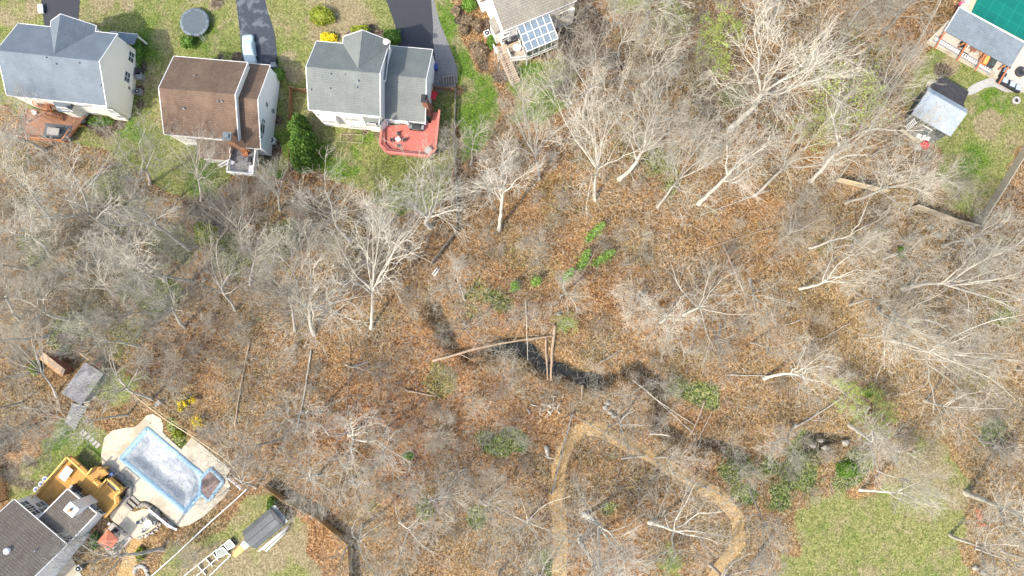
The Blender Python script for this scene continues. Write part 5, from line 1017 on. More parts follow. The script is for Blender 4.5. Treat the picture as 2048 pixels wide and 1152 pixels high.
    g.build('wheel', M['black'], t); g = G(); g.tube([(-.5, 0, .35), (-.1, 0, .8), (.4, 0, .85), (.5, 0, .35)], .05, 6); g.tube([(.4, -.3, 1.0), (.4, .3, 1.0)], .04, 6); g.box((-.15, 0, .88), (.4, .3, .1)); g.build('frame', m_noise('pink_paint', (.6, .04, .15), (.7, .08, .2), 6), t); t['label'] = 'pink childs bicycle beside the green pool corner'
pool_house()

# ---------------------------------------------------------------- yard things
def trampoline():
    c_ = P(389, 44, .9); t = thing('trampoline', 'round black trampoline with short ladder on the front lawn', 'trampoline', (c_.x, c_.y, 0)); lm(389, 44, 'the trampoline'); R = 2.15
    g = G(); g.cyl((0, 0), R-.32, .88, .9, 40); g.build('mat', m_noise('trampoline_mat', (.075, .095, .11), (.10, .125, .14), 3, .7, .1), t)
    g = G(); vs = []; n = 48
    for k in range(n): a = 2*math.pi*k/n; j = .02*math.sin(k*7); vs += [((R-.36)*math.cos(a), (R-.36)*math.sin(a), .93), ((R+j)*math.cos(a), (R+j)*math.sin(a), .95), ((R+.05)*math.cos(a), (R+.05)*math.sin(a), .86)]
    g.add(vs, [(3*k+j, 3*k+j+1, 3*((k+1) % n)+j+1, 3*((k+1) % n)+j) for k in range(n) for j in (0, 1)], True); g.build('spring_cover', m_noise('faded_blue_vinyl', (.05, .065, .08), (.22, .28, .31), 2.5, .6, .3), t)
    g = G(); g.tube([((R+.02)*math.cos(k*math.pi/16), (R+.02)*math.sin(k*math.pi/16), .86) for k in range(33)], .04, 6, False); g.build('frame', M['metal'], t)
    for k in range(4): a = k*math.pi/2+.5; g = G(); x, y = R*math.cos(a), R*math.sin(a); dx, dy = -math.sin(a)*.5, math.cos(a)*.5; g.tube([(x+dx, y+dy, .86), (x+dx, y+dy, .04), (x-dx, y-dy, .04), (x-dx, y-dy, .86)], .03, 6); g.build('leg', M['metal'], t)
    g = G(); a0, a1 = Vector((.85, -1.95, .9)), Vector((1.35, -2.75, .05)); s_ = Vector((.2, .13, 0)); [g.bar(a0+s_*k, a1+s_*k, .04, .04) for k in (-1, 1)]; [g.bar(a0.lerp(a1, j/4)+s_, a0.lerp(a1, j/4)-s_, .05, .04) for j in (1, 2, 3)]; g.build('ladder', M['metal'], t)
trampoline()
def covered_car(px, py, z, ang, label, m, L=4.5, W=1.85, cat='car', covered=True):
    p = P(px, py, z); t = thing('parked_car', label, cat, (p.x, p.y, .032), ang); prof = [(-.5, .35, .72), (-.49, .62, .84), (-.44, .80, .93), (-.36, .86, .98), (-.30, .95, 1.0), (-.2, 1.28, .97), (-.1, 1.42, .93), (.05, 1.43, .92), (.14, 1.30, .95), (.24, .98, 1.0), (.34, .90, .98), (.44, .82, .93), (.49, .64, .84), (.5, .35, .72)]
    n = 16; g = G(); vs = []
    for i, (x, h, w_) in enumerate(prof):
        for k in range(n+1):
            a = math.pi*k/n; cx = math.cos(a); sy = math.sin(a); ex = .38; y = (abs(cx)**ex)*(1 if cx > 0 else -1)*W/2*w_*(1-.2*max(0, (sy-.6))*(h > 1)); zz = .12+(h-.12)*(sy**.5 if sy > 0 else 0)
            vs.append((x*L, y, zz+.015*math.sin(i*5+k*2.3)*covered))
    m_ = n+1; g.add(vs, [(i*m_+k, (i+1)*m_+k, (i+1)*m_+k+1, i*m_+k+1) for i in range(len(prof)-1) for k in range(n)]+[tuple(range(m_)), tuple(range((len(prof)-1)*m_+n, (len(prof)-1)*m_-1, -1))], True); g.build('car_cover', m, t)
    for x in (-.31, .31):
        for y in (-1, 1): g = G(); g.tube([(x*L, y*W*.40, .32), (x*L, y*W*.52, .32)], .32, 16, True, False); w_ = g.build('wheel', M['black'], t)
covered_car(495, 95, 1.2, math.radians(98), 'pale blue covered car parked on the worn driveway', m_noise('pale_blue_car_cover', (.36, .47, .52), (.48, .58, .62), 2.5, .55, .35)); lm(495, 95, 'the covered car')
def ac_unit(px, py, ang, label, z=0):
    t = thing('air_conditioner', label, 'air conditioner', (*P(px, py, .6)[:2], z), ang, 'outdoor air conditioners'); g = G(); g.box((0, 0, .4), (.85, .85, .8)); g.build('cabinet', M['metal'] if 'grey' in label else M['plastic'], t); g = G(); g.lathe((0, 0), [(.36, .8), (.36, .83), (.05, .85)], 20); g.build('fan_grille', M['dmetal'], t); g = G(); g.cyl((0, 0), .09, .85, .88, 10); g.build('fan_hub', M['plastic'], t)
ac_unit(276, 183, -.1, 'grey air conditioner by the right wall of the blue roofed house'); ac_unit(544, 281, -.1, 'white air conditioner by the right wall of the brown roofed house'); ac_unit(974, 67, .4, 'white air conditioner by the left wall of the taupe roofed house')
ac_unit(158, 1137, .8, 'grey air conditioner at the bottom of the charcoal roofed house')
def bin_(px, py, m, label, ang=0, s=1.):
    t = thing('wheelie_bin', label, 'bin', P(px, py, .0), ang, 'wheelie bins'); g = G(); g.prism([(-.26*s, -.3*s), (.26*s, -.3*s), (.26*s, .3*s), (-.26*s, .3*s)], 0, 1.0); g.build('bin', M[m], t); g = G(); g.box((0, -.02, 1.04), (.6*s, .72*s, .07)); g.build('lid', M[m], t); g = G(); [g.tube([(x, .34, .12), (x+.06, .34, .12)], .12, 10) for x in (-.3, .24)]; g.build('wheel', M['black'], t)
bin_(285, 157, 'metal', 'grey bin, lower of two at the blue roofed house', 0, 1.4); bin_(283, 147, 'dmetal', 'black bin, upper of two at the blue roofed house', 0, 1.4)
bin_(551, 134, 'metal', 'grey bin, lower of two by the brown roofed house corner', .1, 1.2); bin_(551, 124, 'dmetal', 'dark bin, upper of two at the end of the worn driveway', .1, 1.2); bin_(872, 137, 'blue', 'dark blue bin beside the gravel strip', 0, 1.1); bin_(174, 244, 'dmetal', 'dark round bin at the right end of the reddish deck', .4, 1.2)
t = thing('garden_swing', 'red slanted bench beside the grey roofed house chimney', 'bench', (*P(866, 192, .6)[:2], 0), 1.2); chair_parts(t, 'red', 2.2); t.name = 'garden_bench'
t = thing('utility_trailer', 'dark pallet stack on the gravel behind the small picket fence', 'pallets', (*P(898, 163, .3)[:2], 0), .1); t.name = 'pallet_stack'
for k in range(3): g = G(); [g.box((x, 0, .12+.16*k), (.12, 2.0, .03)) for x in (-.8, -.4, 0, .4, .8)]; g.box((0, .8, .05+.16*k), (1.8, .12, .1)); g.box((0, -.8, .05+.16*k), (1.8, .12, .1)); g.build('pallet', M['stone'], t)
t = thing('ride_on_mower', 'small white and pale green cart parked beside the left driveway', 'cart', (*P(82, 18, .4)[:2], 0), .15); t.name = 'garden_cart'; g = G(); g.box((0, 0, .45), (.7, 1.3, .3)); g.build('tray', M['plastic'], t); g = G(); [g.tube([(x, y, .2), (x*1.2, y, .2)], .2, 12) for x in (-.36, .36) for y in (-.4, .4)]; g.build('wheel', M['black'], t); g = G(); g.bar((0, .6, .5), (-.5, 1.1, .8), .05, .05); g.build('handle', M['metal'], t)
# wooden play arbour in the lawn behind the salmon-deck house
t = thing('garden_bed', 'low wire garden bed frame in the green back lawn', 'garden bed', (0, 0, 0)); g = G(); q = [P(*p, .4) for p in ((682, 268), (726, 270), (725, 286), (680, 283))]; [g.bar(a, b_, .05, .05) for a, b_ in zip(q, q[1:]+q[:1])]; [g.box((p.x, p.y, .2), (.06, .06, .42)) for p in q]; g.build('frame', M['fence_old'], t)
# tube on the ground by the fence corner, orange netting, white post cap
p, q = P(866, 551, .2), P(877, 536, .2); g = G(); [g.tube([p+Vector((.16*k, -.1*k, 0)), q+Vector((.16*k, -.1*k, 0))], .11, 8) for k in (-1, 1)]; tag(g.build('white_pipe', M['plastic']), 'pair of white pipes lying just below the dark picket fence', 'pipes')
g = G(); r = random.Random(4)
for (x, y, sx, sy) in ((1957, 1024, 5, 7), (1960, 1036, 6, 6), (1965, 1049, 9, 6)):
    for k in range(34): c_ = P(x+r.gauss(0, .5)*sx, y+r.gauss(0, .5)*sy, r.uniform(.03, .3)); g.box(tuple(c_), (r.uniform(.1, .3), r.uniform(.06, .14), .02), r.uniform(0, 3), r.uniform(-.5, .5))
tag(g.build('orange_netting', m_noise('orange_netting', (.42, .09, .03), (.6, .19, .08), 6)), 'bright orange crumpled netting lying on the right lawn edge', 'netting'); lm(1960, 1035, 'the orange netting')
for px, py, ph in ((1110, 730, 'the fallen log across the creek'), (1190, 755, 'the dark creek water'), (880, 500, 'the dark picket fence'), (1165, 525, 'the bright green bamboo'), (1790, 960, 'the tan lawn tip'), (1750, 1080, 'the big green lawn'), (1300, 1000, 'the sandy loop path'), (600, 280, 'the evergreen hedge'), (1143, 829, 'the grey fence corner'), (1700, 370, 'the old board fence'), (1945, 450, 'the long board fence'), (400, 835, 'the yellow forsythia'), (1430, 75, 'the tall yellow green tree'), (1730, 810, 'the twin yellow green trees'), (410, 465, 'the round yellow evergreen'), (650, 1035, 'the brown board fence'), (980, 890, 'the green ivy patch'), (1500, 950, 'the green undergrowth by the path')): lm(px, py, ph)

# ---------------------------------------------------------------- fences
def fence(pts, h, m, label, w_=.05, post=2.4, pick=None, name='fence', z0=0, rails=True):
    t = thing(name, label, 'fence', (0, 0, 0)); g = G(); gp = G()
    for a, b_ in zip(pts[:-1], pts[1:]):
        a, b_ = P(*a), P(*b_); d = b_-a; L = d.length; n = max(1, round(L/post)); u = d/L; s_ = Vector((-u.y, u.x, 0)); r = random.Random(int(L*100))
        for i in range(n+1): p = a+d*(i/n); gp.box((p.x+s_.x*.07, p.y+s_.y*.07, h/2+.04), (.12, .12, h+.08), math.atan2(u.y, u.x))
        if pick == 'rail':
            for zz in (.35, .7, h): gp.bar(a+Vector((0, 0, zz)), b_+Vector((0, 0, zz)), (.11 if m != 'metal' else .05) if zz == h else .03, .07)
        else:
            k = int(L/(.16 if pick is None else pick)); 
            for i in range(k): p = a+d*((i+.5)/k); hh = h*r.uniform(.96, 1.0); g.box((p.x, p.y, hh/2), ((L/k)*(.94 if pick is None else .6), w_, hh), math.atan2(u.y, u.x))
            for zz in (.35, h-.3): gp.bar(a+s_*.05+Vector((0, 0, zz)), b_+s_*.05+Vector((0, 0, zz)), .06, .09)
    gp.build('post', M[m], t)
    if g.v: tag(g.build('boards', M[m], t))
    return t
fence([(583, 240), (586, 182), (616, 186)], 1.7, 'fence_brown', 'brown picket fence left of the grey roofed house', pick=.22)
fence([(868, 178), (890, 182), (912, 184)], 1.7, 'fence_brown', 'short brown picket fence beside the dark pallet stack', pick=.22)
fence([(912, 184), (910, 240), (908, 300), (912, 350), (915, 420), (913, 465)], 1.4, 'stone', 'dark thin fence running down from the gravel strip', pick=.25)
fence([(913, 465), (866, 527)], 2.0, 'stone', 'dark diagonal picket fence with gappy boards at the lawn corner', pick=.26, w_=.06)
fence([(866, 527), (810, 500), (760, 470), (712, 442), (650, 412), (585, 380)], 1.3, 'fence_old', 'weathered thin fence running up left from the dark pickets', pick='rail')
fence([(583, 300), (582, 345)], 1.4, 'fence_brown', 'short brown fence below the evergreen hedge', pick=.24)
fence([(2120, 150), (2048, 290), (1996, 375), (1945, 455)], 2.1, 'fence_old', 'long weathered board fence along the right lawn', w_=.12)
fence([(1945, 455), (1900, 443), (1822, 414)], 2.0, 'fence_old', 'weathered board fence running left from the long board fence')
fence([(1765, 386), (1718, 374), (1668, 362)], 2.0, 'fence_pale', 'old tan board fence with fallen middle behind the bare trees'); fence([(1668, 362), (1696, 322), (1720, 300)], 1.5, 'fence_old', 'narrow dark rail fence rising from the old tan fence', pick='rail')
fence([(1720, 300), (1778, 180), (1862, 30), (1880, -10)], 1.2, 'fence_old', 'thin straight rail fence running up toward the green pool', pick='rail')
fence([(1103, 985), (1122, 905), (1143, 829), (1215, 868), (1282, 906), (1345, 945), (1440, 987), (1475, 1012)], 1.2, 'metal', 'thin grey fence enclosing the sandy loop path', pick='rail', post=2.6)
fence([(172, 706), (200, 726), (228, 748)], 1.5, 'fence_pale', 'short pale rail fence beside the grey flat roofed shelter', pick='rail'); fence([(262, 775), (308, 812), (346, 840), (398, 872), (455, 912), (482, 935)], 1.5, 'fence_pale', 'long pale rail fence above the blue covered pool', pick='rail')
fence([(535, 968), (575, 998), (640, 1032), (668, 1055), (700, 1082), (706, 1180)], 1.9, 'wood_fence_gold', 'golden brown board fence turning down near the bottom edge') if 'wood_fence_gold' in M else None
M['fence_gold'] = m_noise('golden_brown_fence', (.30, .19, .07), (.46, .31, .14), 3, .9, .3, stretch=(1, 1, .2))
fence([(535, 968), (575, 998), (640, 1032), (668, 1055), (700, 1082), (706, 1180)], 1.9, 'fence_gold', 'golden brown board fence turning down near the bottom edge')
fence([(303, 1154), (360, 1103), (425, 1042), (480, 993), (498, 976)], 1.1, 'plastic', 'thin white rail fence running diagonally below the pool', pick='rail', post=3)
fence([(487, 975), (472, 962), (460, 953)], 1.1, 'plastic', 'very short white rail fence at the right corner of the pool deck', pick='rail', post=3)
fence([(1478, 1160), (1520, 1098), (1540, 1070)], 1.2, 'metal', 'thin grey wire fence near the bottom beside the big lawn', pick='rail')
fence([(0, 935), (14, 1000)], 1.5, 'fence_brown', 'dark brown fence at the left edge by the golden deck', pick=.24)
t = thing('raised_bed', 'long white framed vegetable bed below the white rail fence', 'garden bed', (0, 0, 0))
g = G(); 
for a, b_ in (((368, 1152), (432, 1100)), ((386, 1158), (444, 1108)), ((405, 1165), (462, 1110)), ((432, 1100), (462, 1078)), ((395, 1130), (412, 1150)), ((412, 1117), (425, 1132)), ((425, 1106), (436, 1120)), ((447, 1103), (462, 1110))): g.bar(P(*a, .3), P(*b_, .3), .1, .12); g.bar(P(*a, .1), P(*b_, .1), .06, .2)
g.build('frame', M['trim'], t)
for i, (q, wd) in enumerate(((((448, 1089), (459, 1079), (470, 1092), (456, 1100)), 'upper'), (((431, 1101), (446, 1095), (456, 1106), (436, 1116)), 'lower'))):
    t = thing('cold_frame', 'white framed cold frame with dark green glass, %s of two' % wd, 'cold frame', (0, 0, 0), 0, 'cold frames on the vegetable bed'); qq = [P(*p, .6) for p in q]; g = G(); g.prism([(p.x, p.y) for p in qq], .0, .55); g.build('box', M['dmetal'], t); g = G(); g.prism([(p.x, p.y) for p in qq], .56, .585); g.build('pane', m_glass('dark_green_glass', (.01, .035, .035), .45), t); g = G(); [g.bar(a, b_, .12, .08) for a, b_ in zip(qq, qq[1:]+qq[:1])]; g.build('frame', M['trim'], t)
# ================================================================ evergreen bushes and hedge
def bush(name, px, py, rx, ry, h, leafm, label, cat='bush', n=1400, size=.14, seed=1, group=None, z0=0., cone=0.):
    c_ = P(px, py, h*.45); r = np.random.RandomState(seed); t = thing(name, label, cat, (c_.x, c_.y, z0), 0, group)
    u = r.normal(0, 1, (n, 3)); u /= np.linalg.norm(u, axis=1)[:, None]; k = r.uniform(.72, 1.03, (n, 1))
    lump = 1+.12*np.sin(u[:, :1]*5+seed)+.1*np.sin(u[:, 1:2]*6+seed*2)+.08*np.sin(u[:, 2:3]*7+3); p = u*k*lump; s = np.array([[rx, ry, h/2]]); p = p*s; p[:, 2] += h/2
    if cone: f = 1-cone*np.clip(p[:, 2:3]/h, 0, 1); p[:, :2] *= f
    V, Fc = leaf_np(p, 1, .03, size, seed, .8); link('foliage', np_mesh('foliage', V, Fc, M[leafm], 4, False), t)
    g = G(); prof = []
    for i in range(9): th = math.pi*i/8; zz = h/2-h/2*math.cos(th)*.85; prof.append((max(.02, rx*.72*math.sin(th)*(1-cone*zz/h)), zz))
    g.lathe((0, 0), prof, 14, True, 1, ry/rx); g.build('inner_foliage', M[leafm], t); g = G(); g.tube([(0, 0, -.1), (0, 0, h*.4)], .08, 6); g.build('trunk', M['log'], t); return t
for i, (x, y, rx, ry, h, wd) in enumerate(((600, 256, 1.6, 1.7, 5.2, 'topmost'), (606, 281, 1.85, 1.7, 5.6, 'second'), (603, 303, 1.8, 1.6, 5.2, 'third'), (607, 324, 1.75, 1.5, 4.6, 'lowest'))):
    bush('evergreen_tree', x, y, rx, ry, h, 'leaf_dk', 'dense green hedge evergreen, %s of the four beside the grey roofed house' % wd, 'evergreen', 5200, .16, 20+i, 'evergreen hedge beside the grey roofed house', cone=.2)
for args in (('shrub', 376, 85, 1.0, .95, 1.6, 'leaf_dk', 'round clipped green bush just below the trampoline'), ('shrub', 558, 150, .85, .85, 1.6, 'leaf_dk', 'round clipped bush beside the brown roofed house corner'),
             ('shrub', 643, 33, 1.9, 1.5, 1.8, 'leaf_ol', 'wide olive brown bush on the tan front lawn'), ('shrub', 656, 75, 1.2, .6, 1.3, 'leaf_flower', 'yellow flowering bush at the upper left of the grey roof'), ('shrub', 722, 63, 1.4, .9, 1.5, 'leaf_ol', 'bright olive bush left of the front cross gable'),
             ('shrub', 784, 74, 1.3, 1.1, 1.6, 'leaf_dk', 'green bush between the front gable and the curved driveway'), ('shrub', 411, 466, 1.5, 1.6, 3.5, 'leaf_ol', 'round yellow green evergreen alone in the bare trees'), ('shrub', 938, 10, 1.1, 1.0, 1.5, 'leaf_dk', 'leafy green bush at the left wall of the taupe roofed house'),
             ('shrub', 982, 84, .6, .9, 1.2, 'leaf_dk', 'small green bush beside the tan deck landing'), ('shrub', 277, 102, .8, 2.2, 1.2, 'leaf_dk', 'long dark green bush against the right wall of the blue roofed house'), ('shrub', 268, 88, .6, .3, 1.0, 'leaf_ol', 'small yellow green plant by the porch of the blue roofed house'),
             ('shrub', 199, 243, 1.8, .55, .8, 'leaf_dk', 'low green foundation planting behind the blue roofed house'), ('shrub', 70, 735, .6, 1., 1.5, 'leaf_yg', 'small pale green bush left of the brown woodshed'), ('shrub', 543, 1010, .6, 1.2, 1.3, 'leaf_dk', 'dark evergreen at the back of the dark garden shed'), ('shrub', 567, 1040, .6, .6, 1.1, 'leaf_dk', 'small dark bush at the right end of the dark garden shed'),
             ('shrub', 190, 1082, .7, 1.1, 1.1, 'leaf_dk', 'grassy green bush left of the orange umbrella'), ('shrub', 357, 868, .7, .5, .8, 'leaf_ol', 'small yellow green plant between pool deck and rail fence'), ('shrub', 280, 1108, .6, .9, .8, 'leaf_ol', 'yellow green plant beside the sandy bottom path'), ('shrub', 1695, 940, 1.6, 1.1, 1.0, 'leaf_dk', 'dark green holly mound beside the tan lawn tip'),
             ('shrub', 1802, 505, .4, .8, 1.0, 'leaf_dk', 'small dark holly alone in the orange leaves'), ('shrub', 1735, 786, .8, .5, 1.2, 'leaf_dk', 'dark green holly between the twin yellow green trees'), ('shrub', 817, 911, .7, .4, .6, 'leaf_br', 'small bright green plant alone in rusty leaves'),
             ('shrub', 927, 60, .7, .7, 1.2, 'leaf_brown', 'upper brown shrub in the mulch bed by the taupe house'), ('shrub', 935, 42, .8, .7, 1.2, 'leaf_brown', 'middle brown shrub in the mulch bed by the taupe house'), ('shrub', 912, 22, .7, .7, 1.2, 'leaf_brown', 'tan shrub at the top of the mulch bed'), ('shrub', 958, 104, 1.2, 1.5, 1.3, 'leaf_brown', 'large feathery tan shrub left of the tan deck stairs'),
             ('shrub', 955, 52, .7, 1., 1.2, 'leaf_brown', 'brown shrub closest to the white air conditioner by the taupe house')):
    bush(*args, n=900 if args[3] < 1.2 else 1600, seed=int(args[1]), size=.13)
for i, (x, y, R, wd) in enumerate(((402, 842, 1.15, 'larger lower'), (372, 804, .8, 'upper left'), (390, 798, .6, 'smaller upper'), (368, 818, .45, 'smallest middle'))):
    p = P(x, y); t = thing('forsythia', '%s yellow flowering forsythia above the pool fence' % wd, 'shrub', (p.x, p.y, 0), 0, 'yellow forsythia'); r = random.Random(60+i); g = G(); cs = []
    for k in range(int(34*R)+8):
        a = r.uniform(0, 6.28); L = R*r.uniform(.4, 1.15); h = r.uniform(.7, 1.5); pts_ = [(0, 0, 0)]+[(math.cos(a)*L*q, math.sin(a)*L*q, h*math.sin(q*2.1)) for q in (.3, .6, .8, 1.)]; g.tube(pts_, [.02, .018, .015, .012, .008], 3)
        if r.random() < .8: cs += [tuple(Vector(pts_[j]).lerp(Vector(pts_[j+1]), r.random())) for j in (1, 2, 3) for _ in range(7)]
    g.build('stems', M['log'], t); V, Fc = leaf_np(cs, 1, .05, .07, i, .8); link('blossom', np_mesh('blossom', V, Fc, M['leaf_flower'], 4), t)
# bright bamboo / fresh shoots in the open wood
for i, (x0, y0, x1, y1, lb) in enumerate(((1170, 485, 1203, 452, 'topmost'), (1157, 545, 1173, 503, 'middle upright'), (1183, 532, 1222, 506, 'right slanting'), (1127, 562, 1142, 543, 'lower left'), (1066, 568, 1076, 560, 'smallest leftmost'), (1026, 580, 1030, 570, 'tiny far left'))):
    a, b_ = P(x0, y0), P(x1, y1); t = thing('young_tree', '%s bright green leafy sapling in the open wood' % lb, 'sapling', (a.x, a.y, 0), 0, 'bright green saplings'); d = (b_-a); n = 170+int(130*d.length)
    r = np.random.RandomState(70+i); tt = r.uniform(.1, 1, (n, 1)); c_ = np.array([[d.x, d.y, 2.0]])*tt+r.normal(0, 1, (n, 3))*np.array([[.30, .30, .35]])*(.5+.6*np.sin(tt*3.1)); V, Fc = leaf_np(c_, 1, .08, .13, i, .5); link('foliage', np_mesh('foliage', V, Fc, M['leaf_br'], 4), t)
    g = G(); g.tube([(0, 0, -.1), (d.x*.6, d.y*.6, 1.4), (d.x, d.y, 2.2)], [.05, .035, .02], 5); g.build('trunk', M['bark_grey'], t)

# ================================================================ bare trees one by one
GB = 'bare trees of the wood'
HERO = [  # key, base, crown centre, crown height, crown radius (m)
 ('big0', (1460, 258), (1600, 118), 22, 7.5), ('big1', (1620, 362), (1755, 245), 20, 6.5), ('big3', (1508, 392), (1625, 285), 18, 5.0), ('big2', (1315, 414), (1412, 300), 17, 5.5), ('big6', (1398, 408), (1490, 325), 16, 4.8),
 ('big0', (1240, 358), (1305, 230), 19, 6.0), ('big4', (1190, 400), (1200, 215), 20, 7.0), ('big3', (1280, 68), (1312, -10), 16, 4.5), ('big6', (1512, 62), (1560, -20), 18, 4.5), ('big1', (1700, 50), (1760, -20), 18, 4.), ('big3', (1765, 65), (1830, -10), 18, 4.5),
 ('big7', (1225, 52), (1228, -20), 16, 4.5), ('big1', (1290, 168), (1325, 95), 14, 4.0), ('big5', (1168, 238), (1170, 130), 14, 5.5), ('big4', (1078, 358), (1070, 250), 14, 5.5), ('big6', (998, 458), (1008, 340), 15, 4.2), ('big7', (1050, 250), (1045, 165), 12, 4.0),
 ('big3', (1692, 406), (1815, 350), 12, 5.0), ('big7', (1620, 496), (1765, 455), 11, 5.2), ('big1', (1600, 577), (1715, 530), 13, 4.6), ('big0', (1806, 578), (2010, 535), 16, 6.5), ('big2', (1755, 616), (1850, 665), 14, 7.0), ('big4', (1785, 682), (1985, 730), 20, 8.5),
 ('big3', (1886, 492), (1990, 465), 13, 5.), ('big6', (1932, 985), (2060, 1038), 17, 6), ('big4', (1368, 630), (1428, 588), 10, 7.6), ('big2', (1290, 585), (1262, 610), 6, 4.2), ('big5', (1700, 610), (1780, 600), 12, 4.5), ('big7', (1400, 640), (1375, 690), 7, 3.2), ('big5', (1440, 650), (1440, 715), 8, 3.4),
 ('big4', (742, 656), (765, 480), 17, 6.8), ('big2', (628, 668), (620, 560), 13, 8.0), ('big7', (590, 660), (560, 530), 15, 6.2), ('big0', (860, 455), (845, 400), 12, 5.8), ('big1', (700, 480), (640, 400), 13, 5.2), ('big5', (470, 620), (430, 520), 14, 4.6), ('big3', (500, 570), (520, 480), 12, 3.6),
 ('big3', (255, 483), (120, 385), 20, 5.5), ('big6', (378, 497), (270, 420), 17, 4.6), ('big5', (485, 500), (455, 400), 14, 4.4), ('big1', (300, 368), (265, 300), 12, 5.0), ('big4', (402, 402), (378, 300), 14, 4.6), ('big7', (100, 440), (20, 330), 15, 5.0), ('big2', (230, 590), (160, 520), 14, 5.), ('big5', (370, 655), (300, 590), 15, 4.6),
 ('big6', (330, 560), (240, 500), 14, 4.5), ('big0', (100, 510), (30, 460), 14, 4.2), ('big1', (140, 640), (40, 600), 14, 4.2), ('big2', (112, 792), (20, 690), 13, 4.5), ('big5', (305, 798), (215, 745), 14, 4.6), ('big7', (255, 830), (130, 850), 12, 4.6), ('big4', (70, 850), (10, 870), 12, 4.0),
 ('big3', (325, 1098), (165, 1110), 15, 5.4), ('big5', (512, 975), (462, 935), 9, 4.4), ('big7', (560, 880), (480, 900), 12, 5.0), ('big1', (700, 870), (700, 885), 10, 6.5), ('big2', (640, 950), (600, 970), 10, 5.), ('big4', (800, 1045), (835, 1065), 10, 5.8), ('big5', (725, 1050), (720, 1100), 13, 5.0), ('big7', (700, 960), (730, 985), 9, 4.5),
 ('big4', (1062, 1035), (1058, 1050), 12, 7.0), ('big0', (1170, 1028), (1228, 1088), 13, 6.6), ('big1', (1300, 1045), (1395, 1058), 13, 6.2), ('big2', (1310, 916), (1370, 920), 7, 3.6), ('big3', (1080, 1150), (1085, 1170), 12, 5), ('big6', (1160, 1080), (1225, 1170), 14, 5), ('big5', (1420, 1130), (1500, 1170), 13, 5), ('big7', (1500, 980), (1560, 1090), 14, 3.6),
 ('big1', (1530, 757), (1645, 740), 10, 5.), ('big5', (1850, 800), (1960, 830), 13, 5.0), ('big6', (1720, 980), (1830, 990), 10, 3.0), ('big3', (1900, 1070), (2010, 1120), 14, 5.0), ('big7', (1960, 880), (2040, 910), 12, 4.5), ('big0', (1590, 850), (1560, 900), 8, 3.2), ('big6', (1700, 850), (1780, 900), 12, 4.4),
 ('big7', (930, 600), (910, 540), 9, 3.6), ('big1', (1500, 560), (1530, 620), 9, 4.2), ('big5', (1560, 480), (1600, 440), 9, 3.4), ('big4', (1640, 130), (1720, 60), 14, 4.6), ('big2', (1730, 210), (1800, 130), 14, 4.4), ('big3', (880, 1000), (850, 990), 9, 4.6), ('big7', (960, 1000), (985, 1020), 10, 5.5),
 ('big5', (40, 640), (-40, 560), 14, 5), ('big0', (560, 420), (540, 350), 8, 3.0), ('big3', (940, 330), (950, 290), 8, 3.6), ('big5', (1120, 60), (1140, 20), 8, 3.2), ('big2', (60, 250), (10, 215), 9, 3.8), ('big6', (90, 300), (40, 260), 9, 4.0)]
for k, (key, b_, t_, z, R) in enumerate(HERO):
    plant('bare_tree', 'tree', key, b_, t_, z, group=GB, R=R, adj='tall' if z > 12 else 'wide', noun='bare tree')
SM = [(945, 790, 2.9), (1022, 638, 1.8), (965, 458, 2.2), (1085, 490, 3.0), (1075, 520, 2.0), (1100, 792, 1.8), (1150, 770, 1.5), (1190, 790, 2.3), (1262, 788, 3.4), (1008, 760, 3.0), (1588, 445, 3.4), (1555, 470, 2.6), (1065, 640, 2.4), (640, 1010, 2.6), (655, 980, 2.4), (1320, 770, 2.6), (1330, 830, 2.4), (1240, 610, 2.4), (1200, 640, 2.),
      (1475, 945, 2.6), (1000, 700, 2.4), (860, 590, 2.), (520, 400, 2.6), (490, 430, 2.6), (540, 380, 2.4), (900, 300, 2.6), (890, 340, 2.4), (1010, 310, 2.6), (980, 370, 3.0), (940, 400, 2.2), (1880, 360, 2.8), (1840, 390, 2.6), (1900, 400, 2.4), (1390, 130, 2.4), (1180, 120, 3.2), (1130, 140, 2.8), (1110, 200, 3.0),
      (1760, 890, 2.6), (1720, 900, 2.8), (1680, 760, 2.2), (1700, 830, 2.), (1460, 880, 2.4), (600, 860, 2.), (480, 780, 2.), (120, 880, 3.), (60, 930, 2.4), (90, 850, 2.8), (400, 1100, 2.2), (360, 1080, 2.2), (1020, 860, 2.2), (900, 880, 2.4), (880, 860, 2.6)]
for k, (x, y, R) in enumerate(SM):
    plant('bare_shrub', 'shrub', 'small%d' % (k % 4), (x, y), scale=R/3.4, R=R, group='bare shrubs of the wood', adj='fine twigged', noun='bare shrub')
BUD = [('budding0', 1408, 108, 1435, 78, 8, 3.6), ('budding1', 1330, 60, 1338, 30, 6, 2.9), ('budding1', 1660, 250, 1705, 185, 9, 4.6), ('budding1', 1610, 300, 1650, 245, 8, 3.2), ('budding0', 1690, 800, 1703, 790, 4, 2.4), ('budding0', 1745, 830, 1757, 828, 4, 3.0), ('budding1', 225, 790, 235, 770, 4, 2.6), ('budding0', 1340, 1110, 1345, 1125, 3, 1.8), ('budding1', 1130, 645, 1133, 645, 2.5, 1.6)]
for key, x, y, tx, ty, z, R in BUD: plant('budding_tree', 'tree', key, (x, y), (tx, ty), z, group='yellow green budding trees', R=R, adj='yellow green', noun='budding tree')
